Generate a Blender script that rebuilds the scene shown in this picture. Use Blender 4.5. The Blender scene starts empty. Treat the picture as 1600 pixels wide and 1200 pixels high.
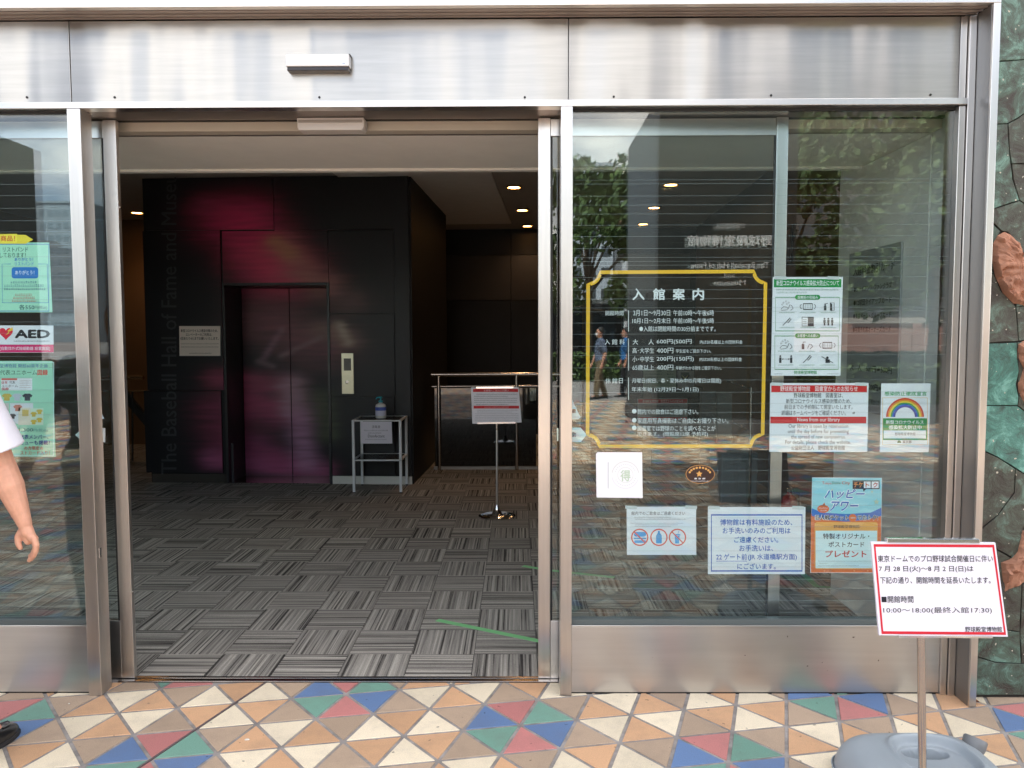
import bpy, bmesh, math, random
from mathutils import Vector, Matrix, noise
random.seed(7)
SC = bpy.context.scene
COL = SC.collection
R = math.radians

# ------------------------------------------------------------------ camera
F_PX, CX, CY = 1206.0, 800.0, 600.0
CAM_H = 1.53
PITCH = math.atan(76 / F_PX)
ROT = (Matrix.Rotation(R(0.4), 3, 'Z') @ Matrix.Rotation(math.pi / 2 - PITCH, 3, 'X') @ Matrix.Rotation(-0.0026, 3, 'Z'))
cam = bpy.data.cameras.new('camera')
cam.sensor_width = 36.0
cam.lens = 36.0 * F_PX / 1600.0
cam.clip_start = 0.05
cam.clip_end = 2000
cam_o = bpy.data.objects.new('camera', cam)
COL.objects.link(cam_o)
cam_o.matrix_world = Matrix.Translation((0, 0, CAM_H)) @ ROT.to_4x4()
SC.camera = cam_o

# ------------------------------------------------------------------ sky, sun, exposure
SUN_EL, SUN_AZ = R(62), R(-20)          # high, behind the building, a little to the left
w = bpy.data.worlds.new('World')
SC.world = w
w.use_nodes = True
nt = w.node_tree
nt.nodes.clear()
N = nt.nodes.new
sky = N('ShaderNodeTexSky'); sky.sky_type = 'NISHITA'; sky.sun_disc = False
sky.sun_elevation = SUN_EL; sky.sun_rotation = SUN_AZ
sky.air_density = 1.0; sky.dust_density = 1.5; sky.ozone_density = 1.2
tc = N('ShaderNodeTexCoord')
mp = N('ShaderNodeMapping'); mp.inputs['Scale'].default_value = (1.5, 1.5, 3.2)
nz = N('ShaderNodeTexNoise'); nz.inputs['Scale'].default_value = 2.1; nz.inputs['Detail'].default_value = 7; nz.inputs['Roughness'].default_value = 0.55
cr = N('ShaderNodeValToRGB'); cr.color_ramp.elements[0].position = 0.43; cr.color_ramp.elements[1].position = 0.63
mx = N('ShaderNodeMix'); mx.data_type = 'RGBA'
mx.inputs[7].default_value = (12.6, 11.9, 11.1, 1)
bg = N('ShaderNodeBackground'); bg.inputs['Strength'].default_value = 0.135
wo = N('ShaderNodeOutputWorld')
L = nt.links.new
L(tc.outputs['Generated'], mp.inputs['Vector']); L(mp.outputs['Vector'], nz.inputs['Vector'])
L(nz.outputs['Fac'], cr.inputs['Fac']); L(cr.outputs['Color'], mx.inputs[0])
L(sky.outputs['Color'], mx.inputs[6]); L(mx.outputs[2], bg.inputs['Color']); L(bg.outputs[0], wo.inputs['Surface'])

sun = bpy.data.lights.new('sun', 'SUN'); sun.energy = 4.5; sun.angle = R(0.53); sun.color = (1.0, 0.955, 0.89)
sun_o = bpy.data.objects.new('sun', sun); COL.objects.link(sun_o)
sd = Vector((math.sin(SUN_AZ) * math.cos(SUN_EL), math.cos(SUN_AZ) * math.cos(SUN_EL), math.sin(SUN_EL)))
sun_o.rotation_euler = sd.to_track_quat('Z', 'Y').to_euler()
SC.view_settings.view_transform = 'Standard'; SC.view_settings.look = 'None'
SC.view_settings.gamma = 1.0; SC.view_settings.exposure = 1.6
SC.view_settings.use_curve_mapping = False
SC.render.engine = 'CYCLES'
cy = SC.cycles
cy.use_denoising = True
cy.max_bounces = 9; cy.diffuse_bounces = 5; cy.glossy_bounces = 5; cy.transmission_bounces = 6; cy.transparent_max_bounces = 24
cy.sample_clamp_indirect = 8.0; cy.caustics_reflective = False; cy.caustics_refractive = False

# ------------------------------------------------------------------ measuring helpers (photo measurements -> metres)
CAMP = Vector((0, 0, CAM_H))
def ray(px, py): return ROT @ Vector(((px - CX) / F_PX, -(py - CY) / F_PX, -1.0))
def ground(px, py, z=0.0):
    d = ray(px, py); t = (z - CAM_H) / d.z; return CAMP + d * t
class Plane:
    """vertical plane through o, horizontal direction u, facing n"""
    def __init__(s, o, u=(1, 0, 0)):
        s.o = Vector((o[0], o[1], 0)); s.u = Vector(u).normalized(); s.n = Vector((s.u.y, -s.u.x, 0))
    def uz(s, px, py):
        d = ray(px, py); t = (s.o - CAMP).dot(s.n) / d.dot(s.n); p = CAMP + d * t
        return (p - s.o).dot(s.u), p.z
    def at(s, u, z, off=0.0): return s.o + s.u * u + Vector((0, 0, z)) + s.n * off
    def px(s, px, py, off=0.0):
        u, z = s.uz(px, py); return s.at(u, z, off)
def FP(Y): return Plane((0, Y))
def zz(py, Y, px=800): return FP(Y).uz(px, py)[1]
def xx(px, Y, py=600): return FP(Y).uz(px, py)[0]

# ------------------------------------------------------------------ mesh helpers
def wloc(o):
    v = Vector((0, 0, 0))
    while o is not None: v += o.location; o = o.parent
    return v
def link(name, me, parent=None, loc=None):
    o = bpy.data.objects.new(name, me); COL.objects.link(o)
    if parent: o.parent = parent
    if loc is not None: o.location = loc
    return o
def thing(name, label, cat, loc=(0, 0, 0), group=None):
    o = link(name, None, None, loc); o.empty_display_size = 0.1
    return tag(o, label, cat, group)
def tag(o, label, cat, group=None):
    o['label'] = label; o['category'] = cat
    if group: o['group'] = group
    return o
class MB:
    def __init__(s): s.v = []; s.f = []; s.m = []; s.mi = 0
    def face(s, pts):
        b = len(s.v); s.v += [Vector(p) for p in pts]; s.f.append(list(range(b, b + len(pts)))); s.m.append(s.mi)
    def box(s, a, b):
        x0, x1 = sorted((a[0], b[0])); y0, y1 = sorted((a[1], b[1])); z0, z1 = sorted((a[2], b[2]))
        k = len(s.v)
        s.v += [Vector(p) for p in ((x0, y0, z0), (x1, y0, z0), (x1, y1, z0), (x0, y1, z0), (x0, y0, z1), (x1, y0, z1), (x1, y1, z1), (x0, y1, z1))]
        for q in ((0, 3, 2, 1), (4, 5, 6, 7), (0, 1, 5, 4), (1, 2, 6, 5), (2, 3, 7, 6), (3, 0, 4, 7)):
            s.f.append([k + i for i in q]); s.m.append(s.mi)
        return s
    def prism(s, front, back):
        """two matching rings of points"""
        k = len(s.v); n = len(front)
        s.v += [Vector(p) for p in front] + [Vector(p) for p in back]
        s.f.append([k + i for i in range(n)]); s.m.append(s.mi)
        s.f.append([k + n + i for i in reversed(range(n))]); s.m.append(s.mi)
        for i in range(n):
            j = (i + 1) % n; s.f.append([k + i, k + n + i, k + n + j, k + j]); s.m.append(s.mi)
        return s
    def pbox(s, P, u0, z0, u1, z1, d, off=0.0):
        """slab on plane P: front face at off, depth d behind it"""
        r = [(u0, z0), (u1, z0), (u1, z1), (u0, z1)]
        return s.prism([P.at(u, z, off) for u, z in r], [P.at(u, z, off - d) for u, z in r])
    def tube(s, pts, rad, seg=10, caps=True, closed=False):
        pts = [Vector(p) for p in pts]; n = len(pts)
        rads = rad if isinstance(rad, (list, tuple)) else [rad] * n
        k = len(s.v); up = None
        for i, p in enumerate(pts):
            if closed: t = pts[(i + 1) % n] - pts[i - 1]
            else: t = pts[min(i + 1, n - 1)] - pts[max(i - 1, 0)]
            t.normalize()
            if up is None: up = Vector((0, 0, 1)) if abs(t.z) < 0.9 else Vector((1, 0, 0))
            a = t.cross(up)
            if a.length < 1e-5: a = t.orthogonal()
            a.normalize(); b = t.cross(a); up = -b if False else b.cross(t) * -1
            up = a.cross(t)
            for q in range(seg):
                an = 2 * math.pi * q / seg
                s.v.append(p + (a * math.cos(an) + up * math.sin(an)) * rads[i])
        for i in range(n if closed else n - 1):
            j = (i + 1) % n
            for q in range(seg):
                r = (q + 1) % seg
                s.f.append([k + i * seg + q, k + i * seg + r, k + j * seg + r, k + j * seg + q]); s.m.append(s.mi)
        if caps and not closed:
            s.f.append([k + q for q in reversed(range(seg))]); s.m.append(s.mi)
            s.f.append([k + (n - 1) * seg + q for q in range(seg)]); s.m.append(s.mi)
        return s
    def lathe(s, c, prof, seg=24, axis='Z', sx=1.0, sy=1.0):
        k = len(s.v); c = Vector(c)
        for r, h in prof:
            for q in range(seg):
                an = 2 * math.pi * q / seg; a, b = r * math.cos(an) * sx, r * math.sin(an) * sy
                s.v.append(c + (Vector((a, b, h)) if axis == 'Z' else Vector((a, -h, b)) if axis == 'Y' else Vector((h, a, b))))
        for i in range(len(prof) - 1):
            for q in range(seg):
                r2 = (q + 1) % seg
                s.f.append([k + i * seg + q, k + i * seg + r2, k + (i + 1) * seg + r2, k + (i + 1) * seg + q]); s.m.append(s.mi)
        s.f.append([k + q for q in reversed(range(seg))]); s.m.append(s.mi)
        s.f.append([k + (len(prof) - 1) * seg + q for q in range(seg)]); s.m.append(s.mi)
        return s
    def mesh(s, name, mats, off=Vector((0, 0, 0)), smooth=False, fix=True):
        me = bpy.data.meshes.new(name)
        me.from_pydata([(p - off)[:] for p in s.v], [], s.f)
        for m in (mats if isinstance(mats, (list, tuple)) else [mats]): me.materials.append(m)
        if s.mi: me.polygons.foreach_set('material_index', s.m)
        if fix:
            bm = bmesh.new(); bm.from_mesh(me); bmesh.ops.recalc_face_normals(bm, faces=bm.faces); bm.to_mesh(me); bm.free()
        if smooth:
            me.shade_smooth()
            if hasattr(me, 'set_sharp_from_angle'): me.set_sharp_from_angle(angle=R(38))
        me.update()
        return me
    def build(s, name, mat, parent=None, smooth=False, bevel=0.0, fix=True, loc=None):
        off = wloc(parent) if parent else Vector((0, 0, 0))
        if parent is None and loc is not None: off = Vector(loc)
        o = link(name, s.mesh(name, mat, off, smooth, fix), parent, None if parent or loc is None else loc)
        if bevel:
            b = o.modifiers.new('bevel', 'BEVEL'); b.width = bevel; b.segments = 2; b.limit_method = 'ANGLE'; b.harden_normals = False
        return o
def struct(o): o['kind'] = 'structure'; return o
def stuff(o): o['kind'] = 'stuff'; return o

# ------------------------------------------------------------------ materials
MATS = {}
def s2l(c): return tuple(((x / 255 / 12.92) if x / 255 <= 0.04045 else ((x / 255 + 0.055) / 1.055) ** 2.4) for x in c)
def mat(name, col, rough=0.6, metal=0.0, var=0.0, vscale=8.0, bump=0.0, bscale=60.0, rvar=0.0, coat=0.0, spec=0.5,
        orand=0.0, col2=None, aniso=None, stretch=(1, 1, 1), wave=0.0, wavescale=(1, 1, 1), emis=None, estr=0.0, spots=None, detail=4):
    if name in MATS: return MATS[name]
    m = bpy.data.materials.new(name); m.use_nodes = True; t = m.node_tree; n = t.nodes; l = t.links.new
    b = n['Principled BSDF']
    b.inputs['Roughness'].default_value = rough; b.inputs['Metallic'].default_value = metal
    b.inputs['Specular IOR Level'].default_value = spec
    if coat: b.inputs['Coat Weight'].default_value = coat; b.inputs['Coat Roughness'].default_value = 0.12
    c = (*col, 1)
    b.inputs['Base Color'].default_value = c
    geo = n.new('ShaderNodeNewGeometry'); mpn = n.new('ShaderNodeMapping'); mpn.inputs['Scale'].default_value = stretch
    l(geo.outputs['Position'], mpn.inputs['Vector'])
    out = None
    if var or col2:
        nn = n.new('ShaderNodeTexNoise'); nn.inputs['Scale'].default_value = vscale; nn.inputs['Detail'].default_value = detail; nn.inputs['Roughness'].default_value = 0.6
        l(mpn.outputs[0], nn.inputs['Vector'])
        rp = n.new('ShaderNodeValToRGB'); rp.color_ramp.elements[0].position = 0.35; rp.color_ramp.elements[1].position = 0.65
        c2 = col2 if col2 else tuple(min(1, x * (1 + var)) for x in col)
        c1 = col if col2 else tuple(x * (1 - var) for x in col)
        rp.color_ramp.elements[0].color = (*c1, 1); rp.color_ramp.elements[1].color = (*c2, 1)
        l(nn.outputs['Fac'], rp.inputs['Fac']); out = rp.outputs['Color']
    if spots:      # (colour, scale, threshold)
        vn = n.new('ShaderNodeTexNoise'); vn.inputs['Scale'].default_value = spots[1]; vn.inputs['Detail'].default_value = 2
        l(geo.outputs['Position'], vn.inputs['Vector'])
        r3 = n.new('ShaderNodeValToRGB'); r3.color_ramp.elements[0].position = spots[2]; r3.color_ramp.elements[1].position = spots[2] + 0.03
        l(vn.outputs['Fac'], r3.inputs['Fac'])
        mm = n.new('ShaderNodeMix'); mm.data_type = 'RGBA'
        if out: l(out, mm.inputs[6])
        else: mm.inputs[6].default_value = c
        mm.inputs[7].default_value = (*spots[0], 1); l(r3.outputs['Color'], mm.inputs[0]); out = mm.outputs[2]
    if orand:
        oi = n.new('ShaderNodeObjectInfo'); hs = n.new('ShaderNodeHueSaturation')
        mr = n.new('ShaderNodeMapRange'); mr.inputs['To Min'].default_value = 1 - orand; mr.inputs['To Max'].default_value = 1 + orand
        l(oi.outputs['Random'], mr.inputs['Value']); l(mr.outputs[0], hs.inputs['Value'])
        if out: l(out, hs.inputs['Color'])
        else: hs.inputs['Color'].default_value = c
        out = hs.outputs['Color']
    if out: l(out, b.inputs['Base Color'])
    if rvar:
        rn = n.new('ShaderNodeTexNoise'); rn.inputs['Scale'].default_value = vscale * 0.7; rn.inputs['Detail'].default_value = 5
        l(mpn.outputs[0], rn.inputs['Vector'])
        mr = n.new('ShaderNodeMapRange'); mr.inputs['To Min'].default_value = max(0.02, rough - rvar); mr.inputs['To Max'].default_value = rough + rvar
        l(rn.outputs['Fac'], mr.inputs['Value']); l(mr.outputs[0], b.inputs['Roughness'])
    nrm = None
    if bump:
        bn = n.new('ShaderNodeTexNoise'); bn.inputs['Scale'].default_value = bscale; bn.inputs['Detail'].default_value = 5
        l(mpn.outputs[0], bn.inputs['Vector'])
        bp = n.new('ShaderNodeBump'); bp.inputs['Strength'].default_value = 1.0; bp.inputs['Distance'].default_value = bump
        l(bn.outputs['Fac'], bp.inputs['Height']); nrm = bp
    if wave:
        m2 = n.new('ShaderNodeMapping'); m2.inputs['Scale'].default_value = wavescale; l(geo.outputs['Position'], m2.inputs['Vector'])
        wn = n.new('ShaderNodeTexNoise'); wn.inputs['Scale'].default_value = 1.0; wn.inputs['Detail'].default_value = 1.5; wn.inputs['Roughness'].default_value = 0.45
        l(m2.outputs[0], wn.inputs['Vector'])
        b2 = n.new('ShaderNodeBump'); b2.inputs['Strength'].default_value = 1.0; b2.inputs['Distance'].default_value = wave
        l(wn.outputs['Fac'], b2.inputs['Height'])
        if nrm: l(nrm.outputs[0], b2.inputs['Normal'])
        nrm = b2
    if nrm: l(nrm.outputs[0], b.inputs['Normal'])
    if aniso:
        b.inputs['Anisotropic'].default_value = aniso[0]
        cv = n.new('ShaderNodeCombineXYZ')
        for i in range(3): cv.inputs[i].default_value = aniso[1][i]
        l(cv.outputs[0], b.inputs['Tangent'])
    if emis:
        b.inputs['Emission Color'].default_value = (*emis, 1); b.inputs['Emission Strength'].default_value = estr
    MATS[name] = m
    return m
def ink(rgb): return mat('print_%02x%02x%02x' % rgb, s2l(rgb), 0.45, spec=0.3)

STEEL = (0.66, 0.63, 0.60)
m_fascia = mat('brushed_steel_fascia', (0.43, 0.415, 0.39), 0.28, 1.0, aniso=(0.8, (0, 0, 1)), wave=0.042, wavescale=(3.1, 1, 0.45), bump=0.00004, bscale=220, stretch=(0.05, 1, 1), var=0.05, vscale=60)
m_lip = mat('brushed_steel_lip', (0.66, 0.65, 0.635), 0.28, 1.0, aniso=(0.6, (0, 0, 1)), wave=0.002, wavescale=(2.2, 1, 0.5))
m_post = mat('brushed_steel_post', STEEL, 0.30, 1.0, aniso=(0.7, (1, 0, 0)), bump=0.00003, bscale=260, stretch=(1, 1, 0.04), var=0.06, vscale=30, rvar=0.05, wave=0.0006, wavescale=(1, 1, 3))
m_base = mat('brushed_steel_base_panel', (0.58, 0.56, 0.54), 0.33, 1.0, aniso=(0.75, (0, 0, 1)), wave=0.006, wavescale=(1.6, 1, 0.6), bump=0.00004, bscale=220, stretch=(0.05, 1, 1), var=0.07, vscale=14, spots=((0.10, 0.08, 0.07), 46, 0.745))
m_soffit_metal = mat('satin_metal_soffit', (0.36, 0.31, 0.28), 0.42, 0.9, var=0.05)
m_chrome = mat('chrome', (0.78, 0.78, 0.78), 0.07, 1.0)
m_pole = mat('stainless_tube', (0.55, 0.50, 0.46), 0.2, 1.0)
m_black = mat('black_rubber', (0.012, 0.012, 0.012), 0.55)
m_white_plastic = mat('white_plastic', (0.78, 0.79, 0.80), 0.4)
m_grout = mat('grey_grout', s2l((146, 140, 136)), 0.9, var=0.3, vscale=12, bump=0.0006, bscale=300)
m_darkjoint = mat('dark_expansion_joint', s2l((96, 84, 84)), 0.85, var=0.2, vscale=60)
def grime(m, amt=0.15, scale=5.5, col=(0.16, 0.13, 0.11)):
    """uneven dirt worked into the surface"""
    t = m.node_tree; n = t.nodes; l = t.links.new; b = n['Principled BSDF']; src = b.inputs['Base Color'].links[0].from_socket
    g = n.new('ShaderNodeNewGeometry'); q = n.new('ShaderNodeTexNoise'); q.inputs['Scale'].default_value = scale; q.inputs['Detail'].default_value = 9; q.inputs['Roughness'].default_value = 0.72
    l(g.outputs['Position'], q.inputs['Vector']); rp = n.new('ShaderNodeValToRGB'); rp.color_ramp.elements[0].position = 0.47; rp.color_ramp.elements[1].position = 0.74
    rp.color_ramp.elements[1].color = (amt * 2, amt * 2, amt * 2, 1)
    l(q.outputs['Fac'], rp.inputs['Fac']); mm = n.new('ShaderNodeMix'); mm.data_type = 'RGBA'; l(rp.outputs['Color'], mm.inputs[0]); l(src, mm.inputs[6]); mm.inputs[7].default_value = (*col, 1)
    l(mm.outputs[2], b.inputs['Base Color']); return m
def tile_mat(name, rgb): return grime(mat(name, s2l(rgb), 0.62, var=0.09, vscale=240, bump=0.0004, bscale=420, orand=0.09, spots=(tuple(x * 0.45 for x in s2l(rgb)), 34, 0.715), detail=2))
TILE = {'cream': tile_mat('tile_cream', (232, 217, 190)), 'orange': tile_mat('tile_apricot', (206, 163, 126)),
        'tan': tile_mat('tile_taupe', (178, 155, 133)), 'red': tile_mat('tile_rose', (190, 124, 120)),
        'blue': tile_mat('tile_blue', (100, 126, 166)), 'green': tile_mat('tile_green', (114, 154, 138))}
m_paint_beige = mat('beige_painted_soffit', (0.80, 0.765, 0.71), 0.7, var=0.02)
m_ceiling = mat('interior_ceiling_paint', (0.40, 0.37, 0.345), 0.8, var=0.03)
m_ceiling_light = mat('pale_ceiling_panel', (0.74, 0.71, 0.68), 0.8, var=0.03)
m_blackwall = mat('black_wall_panel', (0.007, 0.0065, 0.007), 0.5, var=0.1, spec=0.3)
m_blackwall2 = mat('charcoal_wall_panel', (0.020, 0.017, 0.017), 0.6)
m_brown = mat('brown_wood_wall', (0.075, 0.048, 0.030), 0.5, var=0.12, vscale=3, stretch=(1, 1, 0.15))
m_concrete = mat('grey_interior_stone', (0.74, 0.74, 0.70), 0.55, var=0.12, vscale=2.5, bump=0.0006, bscale=40)
m_bldg = mat('building_cladding', (0.36, 0.33, 0.30), 0.7, var=0.08)
m_darkpillar = mat('dark_granite_pillar', (0.035, 0.04, 0.038), 0.4, var=0.3, vscale=20)
m_bronze = mat('terracotta_clay', s2l((168, 120, 96)), 0.85, var=0.2, vscale=14, bump=0.006, bscale=30)
m_tape = mat('green_floor_tape', s2l((126, 196, 134)), 0.5)
m_skin = mat('skin', s2l((214, 160, 134)), 0.5, var=0.07, vscale=30, bump=0.0004, bscale=200, spec=0.4)
m_skin.node_tree.nodes['Principled BSDF'].inputs['Subsurface Weight'].default_value = 0.12
m_skin.node_tree.nodes['Principled BSDF'].inputs['Subsurface Scale'].default_value = 0.01
m_shirt = mat('white_shirt_cloth', (0.80, 0.79, 0.86), 0.85, bump=0.004, bscale=14)
m_trouser = mat('black_trouser_cloth', (0.012, 0.012, 0.016), 0.85, bump=0.003, bscale=14)
m_leather = mat('black_polished_leather', (0.012, 0.013, 0.014), 0.28, bump=0.0012, bscale=45, spec=0.6)
m_sole = mat('black_shoe_sole', (0.02, 0.02, 0.022), 0.6)
m_hair = mat('dark_hair', (0.015, 0.012, 0.01), 0.5, bump=0.004, bscale=120)
m_jug = mat('grey_plastic_tank', s2l((152, 160, 166)), 0.42, bump=0.0003, bscale=120, var=0.03, vscale=6)
m_jugcap = mat('grey_plastic_cap', s2l((112, 114, 116)), 0.45)
m_gray = mat('grey_panel', (0.12, 0.12, 0.12), 0.5)
m_gold = mat('gold_vinyl', s2l((236, 184, 40)), 0.4, spec=0.4)
m_vinyl = mat('white_vinyl_lettering', (0.74, 0.78, 0.78), 0.5)
m_paper = mat('laminated_white_paper', (0.80, 0.81, 0.84), 0.3, spec=0.4)
m_foliage = mat('tree_foliage', (0.045, 0.085, 0.025), 0.6, col2=(0.12, 0.19, 0.05), vscale=1.2)
m_bark = mat('bark', (0.09, 0.065, 0.045), 0.9, var=0.3)
m_glassblue = mat('dark_window_glass', (0.03, 0.04, 0.05), 0.08, spec=0.8)

def glass_material(name, tint, extra=1.0):
    m = bpy.data.materials.new(name); m.use_nodes = True; t = m.node_tree; n = t.nodes; l = t.links.new
    n.clear()
    out = n.new('ShaderNodeOutputMaterial'); mix = n.new('ShaderNodeMixShader')
    tr = n.new('ShaderNodeBsdfTransparent'); tr.inputs[0].default_value = (*tint, 1)
    gl = n.new('ShaderNodeBsdfGlossy'); gl.inputs['Roughness'].default_value = 0.0; gl.inputs['Color'].default_value = (1, 1, 1, 1)
    fr = n.new('ShaderNodeFresnel'); geo = n.new('ShaderNodeNewGeometry')
    mr = n.new('ShaderNodeMapRange'); mr.inputs['To Min'].default_value = 1.52 * extra; mr.inputs['To Max'].default_value = 1 / (1.52 * extra)
    l(geo.outputs['Backfacing'], mr.inputs['Value']); l(mr.outputs[0], fr.inputs['IOR'])
    l(fr.outputs[0], mix.inputs[0]); l(tr.outputs[0], mix.inputs[1]); l(gl.outputs[0], mix.inputs[2]); l(mix.outputs[0], out.inputs['Surface'])
    return m
m_glass = glass_material('clear_float_glass', (0.905, 0.96, 0.965), 1.06)
m_glass_in = glass_material('door_glass', (0.93, 0.975, 0.97))
m_darkglass = mat('smoked_glass_panel', (0.006, 0.007, 0.007), 0.03, spec=0.9)

def stone_mat(name, a, b_, c, seed):
    m = mat(name, a, 0.42, coat=0.12, rvar=0.12, vscale=6, spec=0.35)
    t = m.node_tree; n = t.nodes; l = t.links.new; b = n['Principled BSDF']
    geo = n.new('ShaderNodeNewGeometry'); ad = n.new('ShaderNodeVectorMath'); ad.operation = 'ADD'; ad.inputs[1].default_value = (seed, seed * 2, 0)
    oi = n.new('ShaderNodeObjectInfo'); l(geo.outputs['Position'], ad.inputs[0])
    sc = n.new('ShaderNodeVectorMath'); sc.operation = 'ADD'; l(ad.outputs[0], sc.inputs[0]); l(oi.outputs['Random'], sc.inputs[1])
    n1 = n.new('ShaderNodeTexNoise'); n1.inputs['Scale'].default_value = 11; n1.inputs['Detail'].default_value = 11; n1.inputs['Roughness'].default_value = 0.72; n1.inputs['Distortion'].default_value = 0.6
    l(sc.outputs[0], n1.inputs['Vector'])
    rp = n.new('ShaderNodeValToRGB'); e = rp.color_ramp.elements
    e[0].position = 0.36; e[0].color = (*a, 1); e[1].position = 0.68; e[1].color = (*c, 1)
    x = e.new(0.52); x.color = (*b_, 1)
    l(n1.outputs['Fac'], rp.inputs['Fac'])
    n2 = n.new('ShaderNodeTexNoise'); n2.inputs['Scale'].default_value = 55; n2.inputs['Detail'].default_value = 1; l(sc.outputs[0], n2.inputs['Vector'])
    r2 = n.new('ShaderNodeValToRGB'); r2.color_ramp.elements[0].position = 0.73; r2.color_ramp.elements[1].position = 0.75
    l(n2.outputs['Fac'], r2.inputs['Fac'])
    mm = n.new('ShaderNodeMix'); mm.data_type = 'RGBA'; mm.inputs[7].default_value = (0.55, 0.50, 0.40, 1)
    l(rp.outputs['Color'], mm.inputs[6]); l(r2.outputs['Color'], mm.inputs[0]); l(mm.outputs[2], b.inputs['Base Color'])
    bp = n.new('ShaderNodeBump'); bp.inputs['Distance'].default_value = 0.010; bp.inputs['Strength'].default_value = 1.0; l(n1.outputs['Fac'], bp.inputs['Height']); l(bp.outputs[0], b.inputs['Normal'])
    return m
m_stone = [stone_mat('green_glazed_stone', (0.050, 0.040, 0.032), (0.085, 0.125, 0.095), (0.20, 0.36, 0.29), 1),
           stone_mat('dark_glazed_stone', (0.045, 0.033, 0.027), (0.075, 0.080, 0.060), (0.15, 0.24, 0.19), 5),
           stone_mat('turquoise_glazed_stone', (0.05, 0.085, 0.07), (0.08, 0.22, 0.175), (0.23, 0.48, 0.40), 9)]

def carpet_material():
    m = bpy.data.materials.new('striped_carpet'); m.use_nodes = True; t = m.node_tree; n = t.nodes; l = t.links.new; b = n['Principled BSDF']
    b.inputs['Roughness'].default_value = 0.95; b.inputs['Specular IOR Level'].default_value = 0.1
    uv = n.new('ShaderNodeUVMap'); oi = n.new('ShaderNodeObjectInfo')
    sp = n.new('ShaderNodeSeparateXYZ'); l(uv.outputs[0], sp.inputs[0])
    def math_(op, a, b_=None, v=None):
        q = n.new('ShaderNodeMath'); q.operation = op; l(a, q.inputs[0])
        if b_ is not None: l(b_, q.inputs[1])
        elif v is not None: q.inputs[1].default_value = v
        return q.outputs[0]
    rnd = math_('MULTIPLY', oi.outputs['Random'], v=37.0)
    def layer(sx, sy, off, detail, rough=0.6):
        cv = n.new('ShaderNodeCombineXYZ')
        l(math_('MULTIPLY', sp.outputs[0], v=sx), cv.inputs[0]); l(math_('MULTIPLY', sp.outputs[1], v=sy), cv.inputs[1]); l(math_('ADD', rnd, v=off), cv.inputs[2])
        q = n.new('ShaderNodeTexNoise'); q.inputs['Scale'].default_value = 1; q.inputs['Detail'].default_value = detail; q.inputs['Roughness'].default_value = rough
        l(cv.outputs[0], q.inputs['Vector']); return q.outputs['Fac']
    a = layer(0.5, 62, 0, 1); c = layer(2.5, 230, 5, 3, 0.7); d = layer(0.3, 18, 9, 1)
    grain = layer(400, 400, 3, 2)
    s = math_('ADD', math_('MULTIPLY', a, v=0.62), math_('MULTIPLY', c, v=0.38))
    rp = n.new('ShaderNodeValToRGB'); e = rp.color_ramp.elements
    e[0].position = 0.405; e[0].color = (0.048, 0.044, 0.041, 1); e[1].position = 0.61; e[1].color = (0.42, 0.39, 0.345, 1)
    for ps_, cc in ((0.428, (0.17, 0.157, 0.14)), (0.49, (0.235, 0.22, 0.198)), (0.515, (0.285, 0.265, 0.235)), (0.56, (0.32, 0.30, 0.265))):
        x = e.new(ps_); x.color = (*cc, 1)
    l(s, rp.inputs['Fac'])
    hs = n.new('ShaderNodeHueSaturation')
    v = math_('ADD', math_('MULTIPLY', grain, v=1.5), v=0.24)
    v2 = math_('ADD', math_('MULTIPLY', d, v=0.4), v=0.86)
    l(math_('MULTIPLY', v, v2), hs.inputs['Value']); l(rp.outputs[0], hs.inputs['Color'])
    l(hs.outputs[0], b.inputs['Base Color'])
    bp = n.new('ShaderNodeBump'); bp.inputs['Distance'].default_value = 0.003; l(s, bp.inputs['Height']); l(bp.outputs[0], b.inputs['Normal'])
    return m
m_carpet = carpet_material()

# ------------------------------------------------------------------ planes of the shopfront
YJ, YP, YB, YG = 3.095, 3.190, 3.214, 3.238      # portal front, post front, base panel front, fixed glass
YD, YDG = 3.346, 3.372                            # sliding door stile front, its glass
PJ, PP, PB, PG, PD = FP(YJ), FP(YP), FP(YB), FP(YG), FP(YD)
X_L = -4.6                                        # the shopfront goes on to the left beyond the frame
X_RET = 1.853                                     # return of the portal on the right
Z_LIP0 = zz(166, YP); Z_LIP1 = zz(156, YP); Z_SOF = zz(29, 3.212)
Z_HEAD = Z_LIP0

# ================================================================== SETTING: plaza paving
A0 = Vector((-1.85309618, 3.0023851)); AV = Vector((0.22333453, 0.04173012)); BV = Vector((0.14938145, -0.17330463))
def lat(i, j): return A0 + AV * i + BV * j
UPC = [{0: 'tan', 1: 'orange', 2: 'tan', 3: 'cream', 4: 'tan', 5: 'red'}, {0: 'cream', 1: 'blue', 2: 'green', 3: 'orange', 4: 'orange', 5: 'cream'}]
DNC = [{0: 'cream', 1: 'cream', 2: 'orange', 3: 'orange', 4: 'green', 5: 'blue'}, {0: 'tan', 1: 'red', 2: 'tan', 3: 'cream', 4: 'tan', 5: 'orange'}]
def tcol(i, j, up):
    p = j % 2; k = (i - (j - p)) % 6
    return (UPC if up else DNC)[p][k]
plaza = struct(MB().box((-130, -260, -0.35), (130, 3.40, -0.0035)).build('plaza_paving', m_grout))
LINEJ = lambda i, j: i + j == 3      # the expansion joint runs along the diagonal through (3,0) and (1,2)
INS = 0.0072
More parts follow.
